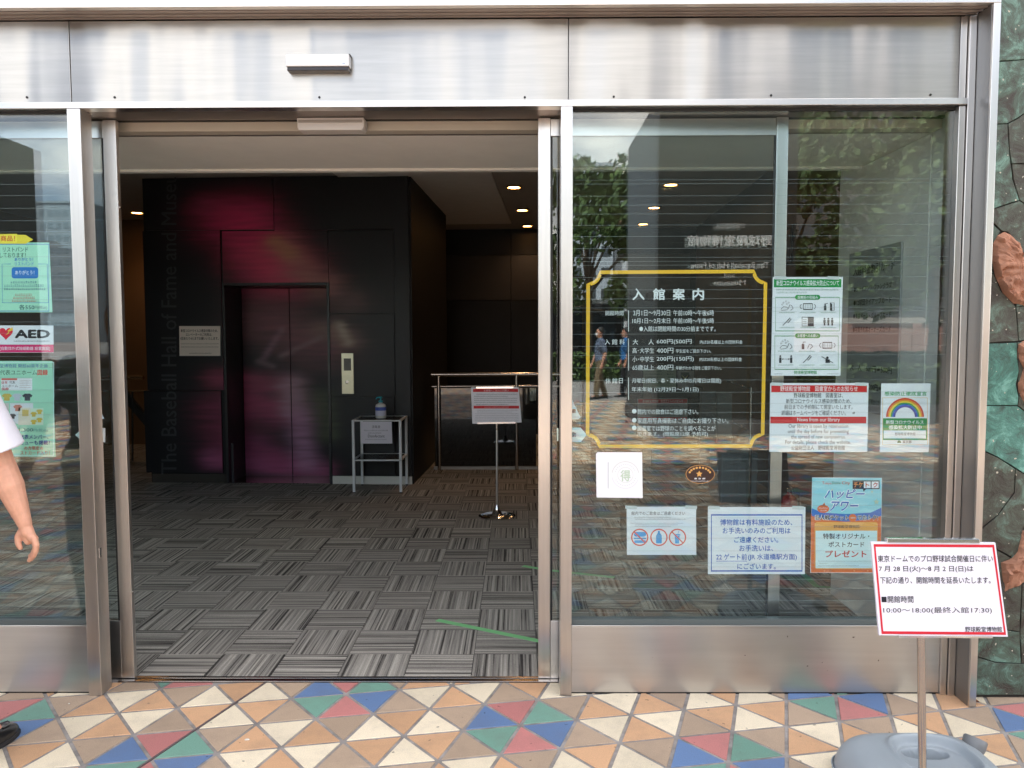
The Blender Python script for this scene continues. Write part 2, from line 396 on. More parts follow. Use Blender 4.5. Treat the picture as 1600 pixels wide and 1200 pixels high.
def tri_mesh(up, c):
    P = [Vector((0, 0)), -AV + BV, BV] if up else [Vector((0, 0)), AV, BV]
    cen = (P[0] + P[1] + P[2]) / 3
    def ins(d):
        out = []
        for a in range(3):
            p, q, r_ = P[a], P[(a + 1) % 3], P[(a + 2) % 3]
            out.append(p + (cen - p).normalized() * (d * 2.0))
        return out
    m = MB(); a, b, c3 = ins(INS), ins(INS), ins(INS + 0.0012)
    lo = [Vector((*p, -0.010)) for p in a]; mid = [Vector((*p, -0.0012)) for p in b]; top = [Vector((*p, 0.0)) for p in c3]
    m.v = lo + mid + top
    for s_ in (0, 3):
        for k in range(3): m.f.append([s_ + k, s_ + (k + 1) % 3, s_ + 3 + (k + 1) % 3, s_ + 3 + k])
    m.f.append([6, 7, 8]); m.m = [0] * 7
    return m.mesh('tile', TILE[c])
TM = {(u, c): tri_mesh(u, c) for u in (True, False) for c in TILE}
far = {c: [] for c in TILE}
fm = MB(); keys = list(TILE)
for j in range(-4, 96):
    for i in range(-75, 62):
        for up in (True, False):
            P = [lat(i, j), lat(i - 1, j + 1), lat(i, j + 1)] if up else [lat(i, j), lat(i + 1, j), lat(i, j + 1)]
            cen = (P[0] + P[1] + P[2]) / 3
            if min(p.y for p in P) > 3.30 or cen.y < -11.5 or abs(cen.x) > 9.5: continue
            c = tcol(i, j, up)
            if max(p.y for p in P) > 3.318:      # cut tiles along the threshold
                q = [p + (cen - p).normalized() * INS * 2 for p in P]; o_ = []
                for a_ in range(3):
                    p, n_ = q[a_], q[(a_ + 1) % 3]
                    if p.y <= 3.316: o_.append(p)
                    if (p.y <= 3.316) != (n_.y <= 3.316): o_.append(p.lerp(n_, (3.316 - p.y) / (n_.y - p.y)))
                if len(o_) < 3 or abs(cen.x) > 3.2: continue
                if (o_[1] - o_[0]).cross(o_[2] - o_[0]) < 0: o_.reverse()
                b0 = o_[0]; tm = MB(); tm.prism([(*(p - b0), 0.0) for p in o_], [(*(p - b0), -0.008) for p in o_])
                link('tile', tm.mesh('tile', TILE[c]), plaza, Vector((*b0, 0.0))); continue
            if cen.y > 2.28 and -0.74 * cen.y - 0.3 < cen.x < 0.72 * cen.y + 0.3:
                o = link('tile', TM[(up, c)], plaza, Vector((*lat(i, j), 0)))
                o.location.z = random.uniform(-0.0004, 0.0004)
            else:
                fm.mi = keys.index(c)
                q = [p + (cen - p).normalized() * INS * 2 for p in P]
                if (q[1] - q[0]).cross(q[2] - q[0]) < 0: q = [q[0], q[2], q[1]]
                fm.face([(*p, 0.0) for p in q])
stuff(fm.build('paving_tiles', [TILE[k] for k in keys], plaza, fix=False))
j0, j1 = lat(3.9, -0.9), lat(-6, 9)
d = (j1 - j0).normalized(); nrm = Vector((-d.y, d.x)) * 0.0045
MB().prism([(*(j0 + nrm), 0.0007), (*(j1 + nrm), 0.0007), (*(j1 - nrm), 0.0007), (*(j0 - nrm), 0.0007)],
           [(*(j0 + nrm), -0.003), (*(j1 + nrm), -0.003), (*(j1 - nrm), -0.003), (*(j0 - nrm), -0.003)]).build('expansion_joint', m_darkjoint, plaza)

# ================================================================== SETTING: carpet floor
carpet = struct(MB().box((-8.0, 3.42, -0.30), (6.0, 13.0, -0.006)).build('carpet_floor', mat('carpet_backing', (0.03, 0.03, 0.03), 0.95)))
CW, CD, CX0, CY0 = 0.302, 0.3048, 0.091, 3.623
def carpet_quad(x0, y0, x1, y1, vert, seed):
    """returns verts and uv (metres along / across the stripes)"""
    v = [(x0, y0), (x1, y0), (x1, y1), (x0, y1)]
    uv = [((y - y0), (x - x0)) if vert else ((x - x0), (y - y0)) for x, y in v]
    return v, [(a + seed * 3.1, b + seed) for a, b in uv]
def carpet_mesh(vert):
    me = bpy.data.meshes.new('carpet_tile'); g = 0.0016
    v, uv = carpet_quad(g, g, CW - g, CD - g, vert, 0)
    vs = [(x, y, 0.0) for x, y in v] + [(x, y, -0.006) for x, y in v]
    me.from_pydata(vs, [], [(0, 1, 2, 3), (0, 4, 5, 1), (1, 5, 6, 2), (2, 6, 7, 3), (3, 7, 4, 0)])
    ul = me.uv_layers.new(name='UVMap'); k = uv + uv
    for lp in me.loops: ul.data[lp.index].uv = k[lp.vertex_index]
    me.materials.append(m_carpet); return me
CM = {True: carpet_mesh(True), False: carpet_mesh(False)}
cells = []
for r_ in range(-1, 31):
    for k in range(-27, 20):
        x0, y0 = CX0 + k * CW, CY0 + r_ * CD
        if y0 > 12.6 or x0 < -7.9 or x0 > 5.6: continue
        vert = ((k + r_) % 2 == 0) if True else False
        cells.append((x0, y0, vert, r_))
cells.sort(key=lambda c: ((c[0] + 0.15) ** 2 + (c[1] + 0.15) ** 2))
nparts = 0; sv, sf, suv = [], [], []
for x0, y0, vert, r_ in cells:
    xc, yc = x0 + CW / 2, y0 + CD / 2
    seen = (-0.53 * yc - 0.25 < xc < 0.58 * yc + 0.1) and xc < 1.9
    if r_ == -1:      # cut row along the threshold
        v, uv = carpet_quad(x0 + .0016, 3.372, x0 + CW - .0016, y0 + CD - .0016, vert, random.random() * 9)
        me = bpy.data.meshes.new('carpet_tile'); me.from_pydata([(x - x0, y - y0, 0) for x, y in v], [], [(0, 1, 2, 3)])
        ul = me.uv_layers.new(name='UVMap')
        for lp in me.loops: ul.data[lp.index].uv = uv[lp.vertex_index]
        me.materials.append(m_carpet)
        link('carpet_tile', me, carpet, Vector((x0, y0, 0))); nparts += 1; continue
    if seen and nparts < 298:
        link('carpet_tile', CM[vert], carpet, Vector((x0, y0, random.uniform(-.0004, .0004)))); nparts += 1
    else:
        v, uv = carpet_quad(x0 + .0016, y0 + .0016, x0 + CW - .0016, y0 + CD - .0016, vert, random.random() * 9)
        b = len(sv); sv += [(x, y, 0.0) for x, y in v]; sf.append((b, b + 1, b + 2, b + 3)); suv += uv
me = bpy.data.meshes.new('carpet_tiles'); me.from_pydata(sv, [], sf); ul = me.uv_layers.new(name='UVMap')
for lp in me.loops: ul.data[lp.index].uv = suv[lp.vertex_index]
me.materials.append(m_carpet); stuff(link('carpet_tiles', me, carpet))

# ================================================================== SETTING: room behind the doors
ZS = 2.43; YS1 = 4.24; ZC = 3.15
DIR = Vector((1, -0.049, 0)).normalized()          # the inner room stands turned by about three degrees
DEP = Vector((0.049, 1, 0)).normalized()
struct(MB().box((X_L, 3.54, ZS), (1.86, YS1 - 0.02, ZS + 0.10)).build('vestibule_soffit', m_paint_beige))
struct(MB().box((X_L, YS1 - 0.018, ZS - 0.012), (2.4, YS1 + 0.03, ZC + 0.06)).build('soffit_edge_trim', m_paint_beige, bevel=0.003))
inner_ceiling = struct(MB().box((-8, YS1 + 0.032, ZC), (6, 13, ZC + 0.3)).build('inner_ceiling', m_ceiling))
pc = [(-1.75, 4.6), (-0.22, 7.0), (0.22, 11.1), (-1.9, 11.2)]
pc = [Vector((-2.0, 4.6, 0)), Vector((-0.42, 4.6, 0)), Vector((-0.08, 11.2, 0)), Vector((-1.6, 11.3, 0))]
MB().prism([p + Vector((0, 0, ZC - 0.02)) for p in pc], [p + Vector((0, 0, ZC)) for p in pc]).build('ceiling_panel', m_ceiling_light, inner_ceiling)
for px_ in (658, 728, 1020): 
    u, z = FP(7.55).uz(px_, 272); MB().box((u - 0.05, 7.3, ZC - 0.026), (u + 0.05, 7.34, ZC - 0.021)).build('ceiling_slot', m_black, inner_ceiling)
# back wall (black panels), left and right walls
YBK = 11.9
Pback = Plane((0, YBK), DIR)
bw = struct(MB().pbox(Pback, -6.0, -0.05, 5.5, ZC + 0.05, 0.25, -0.03).build('back_wall', m_blackwall))
for (a, b, z0, z1, mm) in [(-1.9, -0.1, 0, .62, m_blackwall), (-1.9, -0.1, .63, 2.06, m_blackwall), (-1.9, -0.1, 2.07, 2.75, m_blackwall2), (-1.9, -0.1, 2.76, ZC, m_blackwall),
                           (-0.09, 2.62, 0, .62, m_blackwall), (-0.09, 2.62, .63, 2.06, m_blackwall), (-0.09, 2.62, 2.07, 2.75, m_blackwall2), (-0.09, 2.62, 2.76, ZC, m_blackwall)]:
    MB().pbox(Pback, a, z0, b, z1, 0.028, 0).build('wall_panel', mm, bw, bevel=0.003)
def slab(p, q, z0, z1, th, name, m, parent=None):
    p, q = Vector((*p, 0)), Vector((*q, 0)); d = (q - p).normalized(); n_ = Vector((d.y, -d.x, 0)) * th
    Z0, Z1 = Vector((0, 0, z0)), Vector((0, 0, z1))
    return MB().prism([p + Z0, q + Z0, q + Z1, p + Z1], [p + n_ + Z0, q + n_ + Z0, q + n_ + Z1, p + n_ + Z1]).build(name, m, parent)
struct(slab((2.32, 4.60), (2.72, 12.0), -0.05, ZC + 0.05, 0.2, 'right_inner_wall', m_brown))
struct(slab((-6.6, 12.5), (-6.9, 3.56), -0.05, ZC + 0.05, 0.2, 'left_inner_wall', mat('amber_wood_wall', (0.17, 0.095, 0.045), 0.5, var=0.1, vscale=3, stretch=(1, 1, 0.15))))
struct(slab((-6.6, 10.9), (-3.55, 10.75), -0.05, ZC + 0.05, -0.2, 'left_back_wall', MATS['amber_wood_wall']))
rw = struct(MB().box((1.862, 3.35, -0.05), (2.30, 4.52, ZC)).build('right_stone_wall', m_concrete, bevel=0.004))
for (y0, y1) in ((3.36, 3.515), (3.525, 4.50)):
    MB().box((1.852, y0, 0.0), (1.8615, y1, ZS - 0.002)).build('wall_slab', m_concrete, rw, bevel=0.002)
struct(MB().box((X_L - 0.3, 3.30, -0.1), (X_L - 0.001, 4.6, 3.14)).build('far_left_wall', m_concrete))

# ================================================================== the building over the portal
bl = thing('museum_building', 'tall stone clad museum front above and around the steel entrance portal', 'building', (0, 3.3, 0))
MB().box((-14, 3.14, Z_SOF + 0.14), (14, 3.60, 11.6)).build('upper_wall', m_bldg, bl)
MB().box((-14, 3.601, ZC + 0.51), (14, 14, 11.5)).build('upper_floors', m_bldg, bl)
MB().box((-14, 3.12, -0.05), (X_L - 0.31, 3.52, Z_SOF + 0.139)).build('side_wall', m_bldg, bl)
MB().box((-14, 3.53, -0.05), (-7.2, 13.9, Z_SOF + 0.139)).build('side_wall', m_bldg, bl)
MB().box((2.32, 3.30, -0.05), (14, 3.8, Z_SOF + 0.139)).build('side_wall', m_bldg, bl)
MB().box((-8.2, 12.9, -0.05), (14, 13.1, Z_SOF + 0.139)).build('rear_wall', m_bldg, bl)
MB().box((-8.0, 3.62, ZC + 0.31), (14, 12.89, ZC + 0.5)).build('roof_slab', m_bldg, bl)

# ================================================================== steel shopfront
sf_ = thing('steel_shopfront', 'brushed stainless steel entrance portal with fascia, posts, base panels and fixed side windows', 'shopfront', (0, 3.2, 0))
# portal front edge (top and right)
MB().box((X_L, YJ, Z_SOF + 0.004), (X_RET + 0.029, YJ + 0.03, Z_SOF + 0.135)).build('portal_edge', m_lip, sf_, bevel=0.002)
MB().box((X_RET - 0.0015, YJ + 0.012, 0.001), (X_RET - 0.0002, YP + 0.004, Z_SOF + 0.0005)).build('dark_reflection_plate', mat('dark_reflection_steel', (0.26, 0.26, 0.26), 0.35, 0.9), sf_)  # added plate; its dark colour stands in for the return's dark reflection
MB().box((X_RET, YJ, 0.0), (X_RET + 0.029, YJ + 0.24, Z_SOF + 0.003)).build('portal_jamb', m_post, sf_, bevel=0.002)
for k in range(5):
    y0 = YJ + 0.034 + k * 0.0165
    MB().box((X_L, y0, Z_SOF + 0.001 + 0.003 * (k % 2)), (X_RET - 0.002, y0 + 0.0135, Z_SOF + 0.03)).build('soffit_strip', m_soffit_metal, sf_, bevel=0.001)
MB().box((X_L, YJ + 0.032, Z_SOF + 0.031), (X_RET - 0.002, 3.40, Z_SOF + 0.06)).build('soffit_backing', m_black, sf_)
# joggled inner frame on the right
MB().box((X_RET - 0.060, YP + 0.014, 0.0), (X_RET - 0.034, YP + 0.12, Z_HEAD - 0.002)).build('window_jamb', m_post, sf_, bevel=0.002)
MB().box((X_RET - 0.031, YP + 0.006, 0.0), (X_RET - 0.003, YP + 0.12, Z_SOF - 0.002)).build('window_jamb', m_post, sf_, bevel=0.002)
# fascia panels
fx = [X_L, -2.9, xx(110, YP + .022, 95), xx(888, YP + .022, 95), X_RET - 0.062]
for a, b in zip(fx[:-1], fx[1:]):
    p = MB().box((a + 0.0016, YP + 0.020, Z_LIP1 + 0.002), (b - 0.0016, YP + 0.05, Z_SOF - 0.002)).build('fascia_panel', m_fascia, sf_, bevel=0.0012)
MB().box((X_L, YP + 0.052, Z_LIP1), (X_RET - 0.062, YP + 0.09, Z_SOF - 0.001)).build('fascia_backing', m_black, sf_)
MB().box((X_RET - 0.0605, YP + 0.020, Z_LIP1 + 0.002), (X_RET - 0.034, YP + 0.05, Z_SOF - 0.002)).build('fascia_panel', m_post, sf_, bevel=0.0012)
for px_, py_ in ((42, 152), (179, 152), (499, 152), (820, 152), (959, 151), (1205, 149), (1454, 148)):
    p = FP(YP + 0.0185).px(px_, py_)
    MB().lathe((p.x, p.y, p.z), [(0.0048, 0), (0.0048, 0.001), (0.003, 0.0024)], 12, 'Y').build('screw', m_black, sf_)
# lip and header underside
MB().box((X_L, YP, Z_LIP0), (X_RET - 0.034, YP + 0.055, Z_LIP1)).build('lip', m_lip, sf_, bevel=0.0015)
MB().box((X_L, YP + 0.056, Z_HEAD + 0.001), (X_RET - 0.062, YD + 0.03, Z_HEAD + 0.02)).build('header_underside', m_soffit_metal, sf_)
# posts
def post(u0, u1, y0, y1, z0, z1, name='post', parent=sf_):
    return MB().box((u0, y0, z0), (u1, y1, z1)).build(name, m_post, parent, bevel=0.002)
XLP0, XLP1 = xx(121, YP, 620), xx(141.5, YP, 620)
XRP0, XRP1 = xx(876, YP, 620), xx(894, YP, 620)
post(XLP0, XLP1, YP, YP + 0.085, 0, Z_HEAD - 0.001)
post(XRP0, XRP1, YP, YP + 0.085, 0, Z_HEAD - 0.001)
pl_ = FP(YP).px(0, 0)
ul_ = MB().box((XLP1, YP + 0.022, 1.53 - (872 - 521) / 1206 * 3.22), (XLP1 + 0.002, YP + 0.036, 1.53 - (857 - 521) / 1206 * 3.22)).build('lock_plate', m_chrome, sf_)
# base panels, sills and fixed glass on both sides
zsill0, zsill1 = zz(980, YB), zz(969.5, YB)
for (a, b) in ((X_L, XLP0 - 0.001), (XRP1 + 0.001, X_RET - 0.0605)):
    MB().box((a, YB, 0.006), (b, YB + 0.03, zsill0)).build('base_panel', m_base, sf_, bevel=0.0015)
    MB().box((a, YB + 0.002, -0.002), (b, YB + 0.028, 0.0055)).build('base_gasket', m_black, sf_)
    MB().box((a, YB - 0.004, zsill0 + 0.001), (b, YB + 0.05, zsill0 + 0.009)).build('sill', m_lip, sf_, bevel=0.0015)
    MB().box((a, YB + 0.006, zsill0 + 0.0095), (b, YB + 0.05, zsill1)).build('sill_gasket', mat('grey_gasket', (0.10, 0.12, 0.12), 0.4), sf_)
    MB().box((a, YG, zsill1 + 0.0005), (b, YG + 0.008, Z_HEAD - 0.012)).build('glass_pane', m_glass, sf_)
    MB().box((a, YG - 0.006, Z_HEAD - 0.0115), (b, YG + 0.014, Z_HEAD)).build('glazing_bead', m_black, sf_)
# fine wires in the glass
m_wire = mat('fine_wire', (0.34, 0.37, 0.37), 0.5)
def wires(parent, u0, u1, Y, ys):
    wm = MB()
    for y_ in ys:
        z = zz(y_, Y); wm.box((u0, Y, z - 0.0004), (u1, Y + 0.0006, z + 0.00025))
    return stuff(wm.build('glass_wires', m_wire, parent, fix=False))
ysr = []
y_ = 282.0
while y_ < 965: ysr.append(y_); y_ += random.choice((17.5, 19.5, 20.0, 14.0, 6.0, 19.0))
wires(sf_, XRP1 + 0.001, X_RET - 0.062, YG + 0.0085, ysr)
ysr = []
y_ = 285.0
while y_ < 965: ysr.append(y_); y_ += random.choice((17.5, 19.5, 20.0, 15.0, 19.0))
wires(sf_, X_L, XLP0 - 0.001, YG + 0.0085, ysr)
# threshold
th = MB().box((XLP1 + 0.001, 3.322, -0.02), (XRP0 - 0.001, 3.345, 0.004)).box((XLP1 + 0.001, 3.352, -0.02), (XRP0 - 0.001, 3.3695, 0.005)).build('threshold_rail', m_pole, sf_, bevel=0.001)
MB().box((XLP1 + 0.001, 3.322, -0.021), (XRP0 - 0.001, 3.37, -0.003)).build('threshold_channel', m_black, sf_)
for px_ in (465, 585):
    u = xx(px_, 3.36, 1060); MB().box((u - 0.018, 3.3455, -0.001), (u + 0.018, 3.3515, 0.0045)).build('threshold_catch', m_black, sf_)
# door header over the opening
z1, z2, z3, z4, z5 = [zz(y_, 3.40) for y_ in (177, 183, 188, 203, 212)]
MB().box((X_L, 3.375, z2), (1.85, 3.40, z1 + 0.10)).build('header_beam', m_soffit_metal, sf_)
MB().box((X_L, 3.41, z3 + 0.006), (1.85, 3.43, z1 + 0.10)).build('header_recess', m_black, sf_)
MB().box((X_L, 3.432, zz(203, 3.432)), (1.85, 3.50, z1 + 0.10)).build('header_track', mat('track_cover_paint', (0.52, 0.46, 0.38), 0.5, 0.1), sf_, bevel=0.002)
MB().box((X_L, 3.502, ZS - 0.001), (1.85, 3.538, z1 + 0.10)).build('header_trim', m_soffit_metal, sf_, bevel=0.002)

# ---- sliding door leaves
def leaf(x_lead0, x_lead1, x_trail0, x_trail1, label):
    xs = sorted((x_lead0, x_lead1, x_trail0, x_trail1)); root = thing('sliding_door', label, 'door', ((xs[0] + xs[-1]) / 2, YD, 0.0))
    zt = Z_HEAD - 0.004; zb = 0.006
    zg1, zg0 = zz(215, YDG), zz(967, YDG)
    post(x_lead0, x_lead1, YD, YD + 0.026, zb, zt, 'leading_stile', root)
    post(x_trail0, x_trail1, YD, YD + 0.026, zb, zt, 'trailing_stile', root)
    MB().box((xs[1] + .0005, YD + 0.003, zg1), (xs[2] - .0005, YD + 0.024, zt - 0.004)).build('top_rail', m_lip, root, bevel=0.0015)
    MB().box((xs[1] + .0005, YD + 0.003, zb), (xs[2] - .0005, YD + 0.024, zg0)).build('bottom_rail', m_base, root, bevel=0.0015)
    g = MB().box((xs[1] + .0005, YD + 0.010, zg0 + .0005), (xs[2] - .0005, YD + 0.016, zg1 - .0005)).build('glass_pane', m_glass_in, root)
    for a in (xs[1] + .001, xs[2] - .009): MB().box((a, YD + 0.004, zg0 + .001), (a + 0.008, YD + 0.0095, zg1 - .001)).build('glazing_gasket', m_black, root)
    for s, x in ((0, x_lead0 if x_lead0 > x_trail0 else x_lead0), ):
        pass
    return root
ld = leaf(xx(175, YD, 620), xx(195, YD, 620), xx(175, YD, 620) - 1.10, xx(175, YD, 620) - 1.045, 'left steel framed glass sliding door leaf, slid open behind the left window')
for py_ in (322, 925):
    p = Plane((xx(195, YD, 620), YD), (0, 1, 0)).at(0.013, zz(py_, YD + 0.01))
    MB().lathe((p.x + 0.001, p.y, p.z), [(0.006, 0), (0.006, 0.002), (0.002, 0.0035)], 12, 'X').build('screw', m_chrome, ld)
rd = leaf(xx(841, YD, 620), xx(860, YD, 620), xx(1206, YD, 620), xx(1224, YD, 620), 'right steel framed glass sliding door leaf, slid open behind the window with gold frame')
MB().box((xx(875, YD, 620) - 0.006, YD - 0.065, 0.01), (xx(875, YD, 620) + 0.001, YD - 0.058, Z_HEAD - 0.01)).build('brush_seal', m_black, sf_)

# ---- door sensors
p0, p1 = FP(YP - 0.026).px(445, 83), FP(YP - 0.026).px(546, 108)
sn = thing('door_sensor', 'silver white motion sensor bar mounted on the steel fascia above the doorway', 'sensor', ((p0.x + p1.x) / 2, YP, p1.z))
zt_, zb_ = p0.z, zz(101.5, YP - 0.026)
MB().box((p0.x + .002, YP - 0.026, zb_), (p1.x - .002, YP + 0.0185, zt_ - .003)).build('sensor_cover', m_white_plastic, sn, bevel=0.003)
MB().box((p0.x + .006, YP - 0.020, zb_ - 0.016), (p1.x - .006, YP + 0.0185, zb_ - .0005)).build('sensor_window', mat('smoked_plastic', (0.02, 0.015, 0.015), 0.25), sn, bevel=0.002)
MB().box((p0.x, YP - 0.014, zt_ - .0025), (p1.x + .001, YP + 0.0185, zt_ + .001)).build('back_plate', m_gray, sn, bevel=0.001)
MB().box((p1.x - 0.028, YP - 0.0266, zb_ + 0.008), (p1.x - 0.016, YP - 0.0262, zb_ + 0.012)).build('maker_mark', mat('grey_print', (0.35, 0.45, 0.6), 0.5), sn)
a, b = FP(3.352).uz(466, 205), FP(3.352).uz(570, 205)
hs_ = thing('header_sensor', 'beige wedge shaped sensor housing hanging under the header in the middle of the doorway', 'sensor', ((a[0] + b[0]) / 2, 3.352, a[1]))
u0, u1, zb_ = a[0], b[0], a[1]
ch = 0.014
ring = [(u0, Z_HEAD - .001), (u0, zb_ + ch), (u0 + ch * .5, zb_), (u1 - ch * .7, zb_), (u1, zb_ + ch), (u1, Z_HEAD - .001)]
Pq = FP(3.335)
MB().prism([Pq.at(u, z, 0) for u, z in ring], [Pq.at(u, z, -0.075) for u, z in ring]).build('housing', mat('beige_plastic', (0.60, 0.55, 0.51), 0.35), hs_, bevel=0.003)
MB().box((u0 + .006, 3.333, (zb_ + Z_HEAD) / 2 + 0.004), (u1 - .006, 3.3345, (zb_ + Z_HEAD) / 2 + 0.016)).build('housing_groove', mat('beige_plastic_dark', (0.32, 0.28, 0.25), 0.5), hs_)

# ================================================================== printing helpers
TXT = {}
def embolden(t, b):
    """heavier strokes: the same outline laid again beside itself"""
    if b <= 0: return t
    vs, fs = t; n = len(vs); V_ = []; F_ = []
    for k, (dx, dy) in enumerate(((-b, 0), (b, 0), (0, -b), (0, b)) if b > 0.006 else ((-b, 0), (b, 0))):
        V_ += [(x + dx, y + dy, k) for x, y in vs]; F_ += [[i + k * n for i in f] for f in fs]
    return V_, F_
def text_mesh(s, bold=0.0):
    k = s
    bold = max(0.0, bold - 0.004)
    if k in TXT and k: return embolden(TXT[k], bold)
    c = bpy.data.curves.new('lettering', 'FONT'); c.body = s; c.resolution_u = 2; c.offset = 0.0; c.size = 1.0; c.fill_mode = 'FRONT'
    o = bpy.data.objects.new('lettering', c); COL.objects.link(o)
    dg = bpy.context.evaluated_depsgraph_get()
    me = bpy.data.meshes.new_from_object(o.evaluated_get(dg))
    vs = [(v.co.x, v.co.y) for v in me.vertices]; fs = [list(p.vertices) for p in me.polygons]
    bpy.data.objects.remove(o); bpy.data.curves.remove(c); bpy.data.meshes.remove(me)
    TXT[k] = (vs, fs); return embolden(TXT[k], bold)
class Print:
    """collects flat print on a sheet; mapping m(x, y, off) -> world"""
    def __init__(s, root, m, base=0.0006, step=0.00025): s.r = root; s.m = m; s.k = 0; s.base = base; s.step = step; s.lay = {}
    def _add(s, kind, col, vs, fs):
        q = s.lay.setdefault((kind, col), MB()); b = len(q.v); off = s.base + s.k * s.step
        q.v += [s.m(p[0], p[1], off + (p[2] * 0.00004 if len(p) > 2 else 0)) for p in vs]; q.f += [[b + i for i in f] for f in fs]; q.m += [0] * len(fs)
    def up(s): s.k += 1; return s
    def text(s, t, x0, y0, x1, y1, col, bold=0.012, rot=False, mirror=False, slant=0.0):
        vs, fs = text_mesh(t, bold)
        if not vs: return s
        ax, bx = min(v[0] for v in vs), max(v[0] for v in vs); ay, by = min(v[1] for v in vs), max(v[1] for v in vs)
        out = []
        for x, y, *lk in vs:
            u = (x - ax) / (bx - ax + 1e-9); v = (y - ay) / (by - ay + 1e-9)
            if mirror: u = 1 - u
            out.append((x0 + (x1 - x0) * u + slant * (v - .5), y1 + (y0 - y1) * v, lk[0] if lk else 0))
        s._add('lettering', col, out, fs); return s
    def poly(s, pts, col): s._add('print', col, pts, [list(range(len(pts)))]); return s
    def rect(s, x0, y0, x1, y1, col): return s.poly([(x0, y0), (x1, y0), (x1, y1), (x0, y1)], col)
    def rrect(s, x0, y0, x1, y1, r_, col, n=4):
        pts = []
        for cx_, cy_, a in ((x1 - r_, y0 + r_, -90), (x1 - r_, y1 - r_, 0), (x0 + r_, y1 - r_, 90), (x0 + r_, y0 + r_, 180)):
            for i in range(n + 1):
                t = R(a + 90 * i / n); pts.append((cx_ + r_ * math.cos(t), cy_ + r_ * math.sin(t)))
        return s.poly(pts, col)
    def line(s, pts, w, col, closed=False):
        n = len(pts); L_, R_ = [], []
        for i, p in enumerate(pts):
            a = pts[(i - 1) % n] if (closed or i > 0) else p; b = pts[(i + 1) % n] if (closed or i < n - 1) else p
            dx, dy = b[0] - a[0], b[1] - a[1]; l_ = math.hypot(dx, dy) or 1
            nx, ny = -dy / l_ * w / 2, dx / l_ * w / 2
            if closed and n == 4: nx, ny = nx * 1.414, ny * 1.414
            L_.append((p[0] + nx, p[1] + ny)); R_.append((p[0] - nx, p[1] - ny))
        fs = [[i, (i + 1) % n, n + (i + 1) % n, n + i] for i in range(n if closed else n - 1)]
        s._add('print', col, L_ + R_, fs); return s
    def frame(s, x0, y0, x1, y1, w, col): return s.line([(x0, y0), (x1, y0), (x1, y1), (x0, y1)], w, col, True)
    def ring(s, cx_, cy_, r_, w, col, a0=0, a1=360, n=24, sy=1.0):
        pts = [(cx_ + r_ * math.cos(R(a0 + (a1 - a0) * i / n)), cy_ + sy * r_ * math.sin(R(a0 + (a1 - a0) * i / n))) for i in range(n + (0 if a1 - a0 == 360 else 1))]
        return s.line(pts, w, col, a1 - a0 == 360)
    def disc(s, cx_, cy_, r_, col, n=18, sy=1.0): return s.poly([(cx_ + r_ * math.cos(2 * math.pi * i / n), cy_ + sy * r_ * math.sin(2 * math.pi * i / n)) for i in range(n)], col)
    def dashes(s, x0, x1, y, h, col, seed=0):
        """fine print too small to read: a row of tiny strokes"""
        rr = random.Random(seed + int(x0 * 7 + y * 13)); x = x0
        while x < x1:
            w_ = h * rr.uniform(0.45, 0.85); s.rect(x, y - h / 2 + rr.uniform(0, .2) * h, min(x + w_, x1), y - h / 2 + h * rr.uniform(.15, .3), col)
            s.rect(x + w_ * .35, y - h / 2, x + w_ * .5, y + h / 2, col)
            s.rect(x, y + h * .2, min(x + w_, x1), y + h * .42, col)
            x += w_ + h * 0.28
        return s
    def done(s):
        for (kind, col), q in s.lay.items():
            q.build(kind if kind == 'lettering' else 'printed_shape', ink(col) if isinstance(col[0], int) else MATS[col[0]], s.r, fix=False)
def pxmap(P): return lambda x, y, off: P.px(x, y, off)
def sheet(name, label, cat, P, corners, m, th=0.0006, group=None, off=0.0):
    """thin sheet of paper/board standing on plane P; corners in photo pixels; returns its object"""
    pts = [P.uz(*c) for c in corners]; c0 = P.at(sum(p[0] for p in pts) / len(pts), min(p[1] for p in pts))
    mb = MB(); mb.prism([P.at(u, z, off + th) for u, z in pts], [P.at(u, z, off) for u, z in pts])
    o = mb.build(name, m, None, loc=c0); tag(o, label, cat, group); return o
BLK = (30, 28, 34); WH = (236, 238, 240)

# ---- notices behind the right window
PI = FP(YG + 0.0105)            # just behind the glass
GI = Plane((0, YG + 0.0150))    # sheets are taped to the inner face of the glass
def inner(name, label, x0, y0, x1, y1, m=None, skew=(0, 0)):
    o = sheet(name, label, 'poster', GI, [(x0, y0), (x1, y0), (x1 + skew[1], y1), (x0 + skew[0], y1)], m or m_paper, 0.0006)
    return o, Print(o, pxmap(GI), base=0.0008)
# gold frame and white vinyl lettering on the glass
gf = thing('window_lettering', 'gold notched frame with white opening hours and admission prices lettered on the glass', 'window sign', tuple(GI.px(1057, 700)))
pr = Print(gf, pxmap(GI), base=0.0012)
C = [(918.5, 424, 917.5, 441.5, 937, 424), ]
def notch(cx_, cy_, r_, a0, a1, n=7): return [(cx_ + r_ * math.cos(R(a0 + (a1 - a0) * i / n)), cy_ + r_ * math.sin(R(a0 + (a1 - a0) * i / n))) for i in range(n + 1)]
path = notch(919, 425.5, 18.5, 90, 0) + notch(1196, 424, 18, 180, 90) + notch(1191.5, 697, 18, 270, 180) + notch(918, 697.5, 18, 0, -90)
pr.line(path, 5.6, ('gold_vinyl',), True)
V = ('white_vinyl_lettering',)
def vt(t, x0, y0, x1, y1, b=0.008): pr.text(t, x0, y0, x1, y1, V, b)
for t, a, b in (('入', 988, 1007), ('館', 1020, 1039), ('案', 1051, 1070), ('内', 1082, 1100)): vt(t, a, 450.5, b, 469, 0.03)
vt('開館時間', 946, 485.5, 974, 493); vt('入', 945, 530, 953, 538.5); vt('館', 956, 530, 964.5, 538.5); vt('料', 968, 530, 976, 538.5)
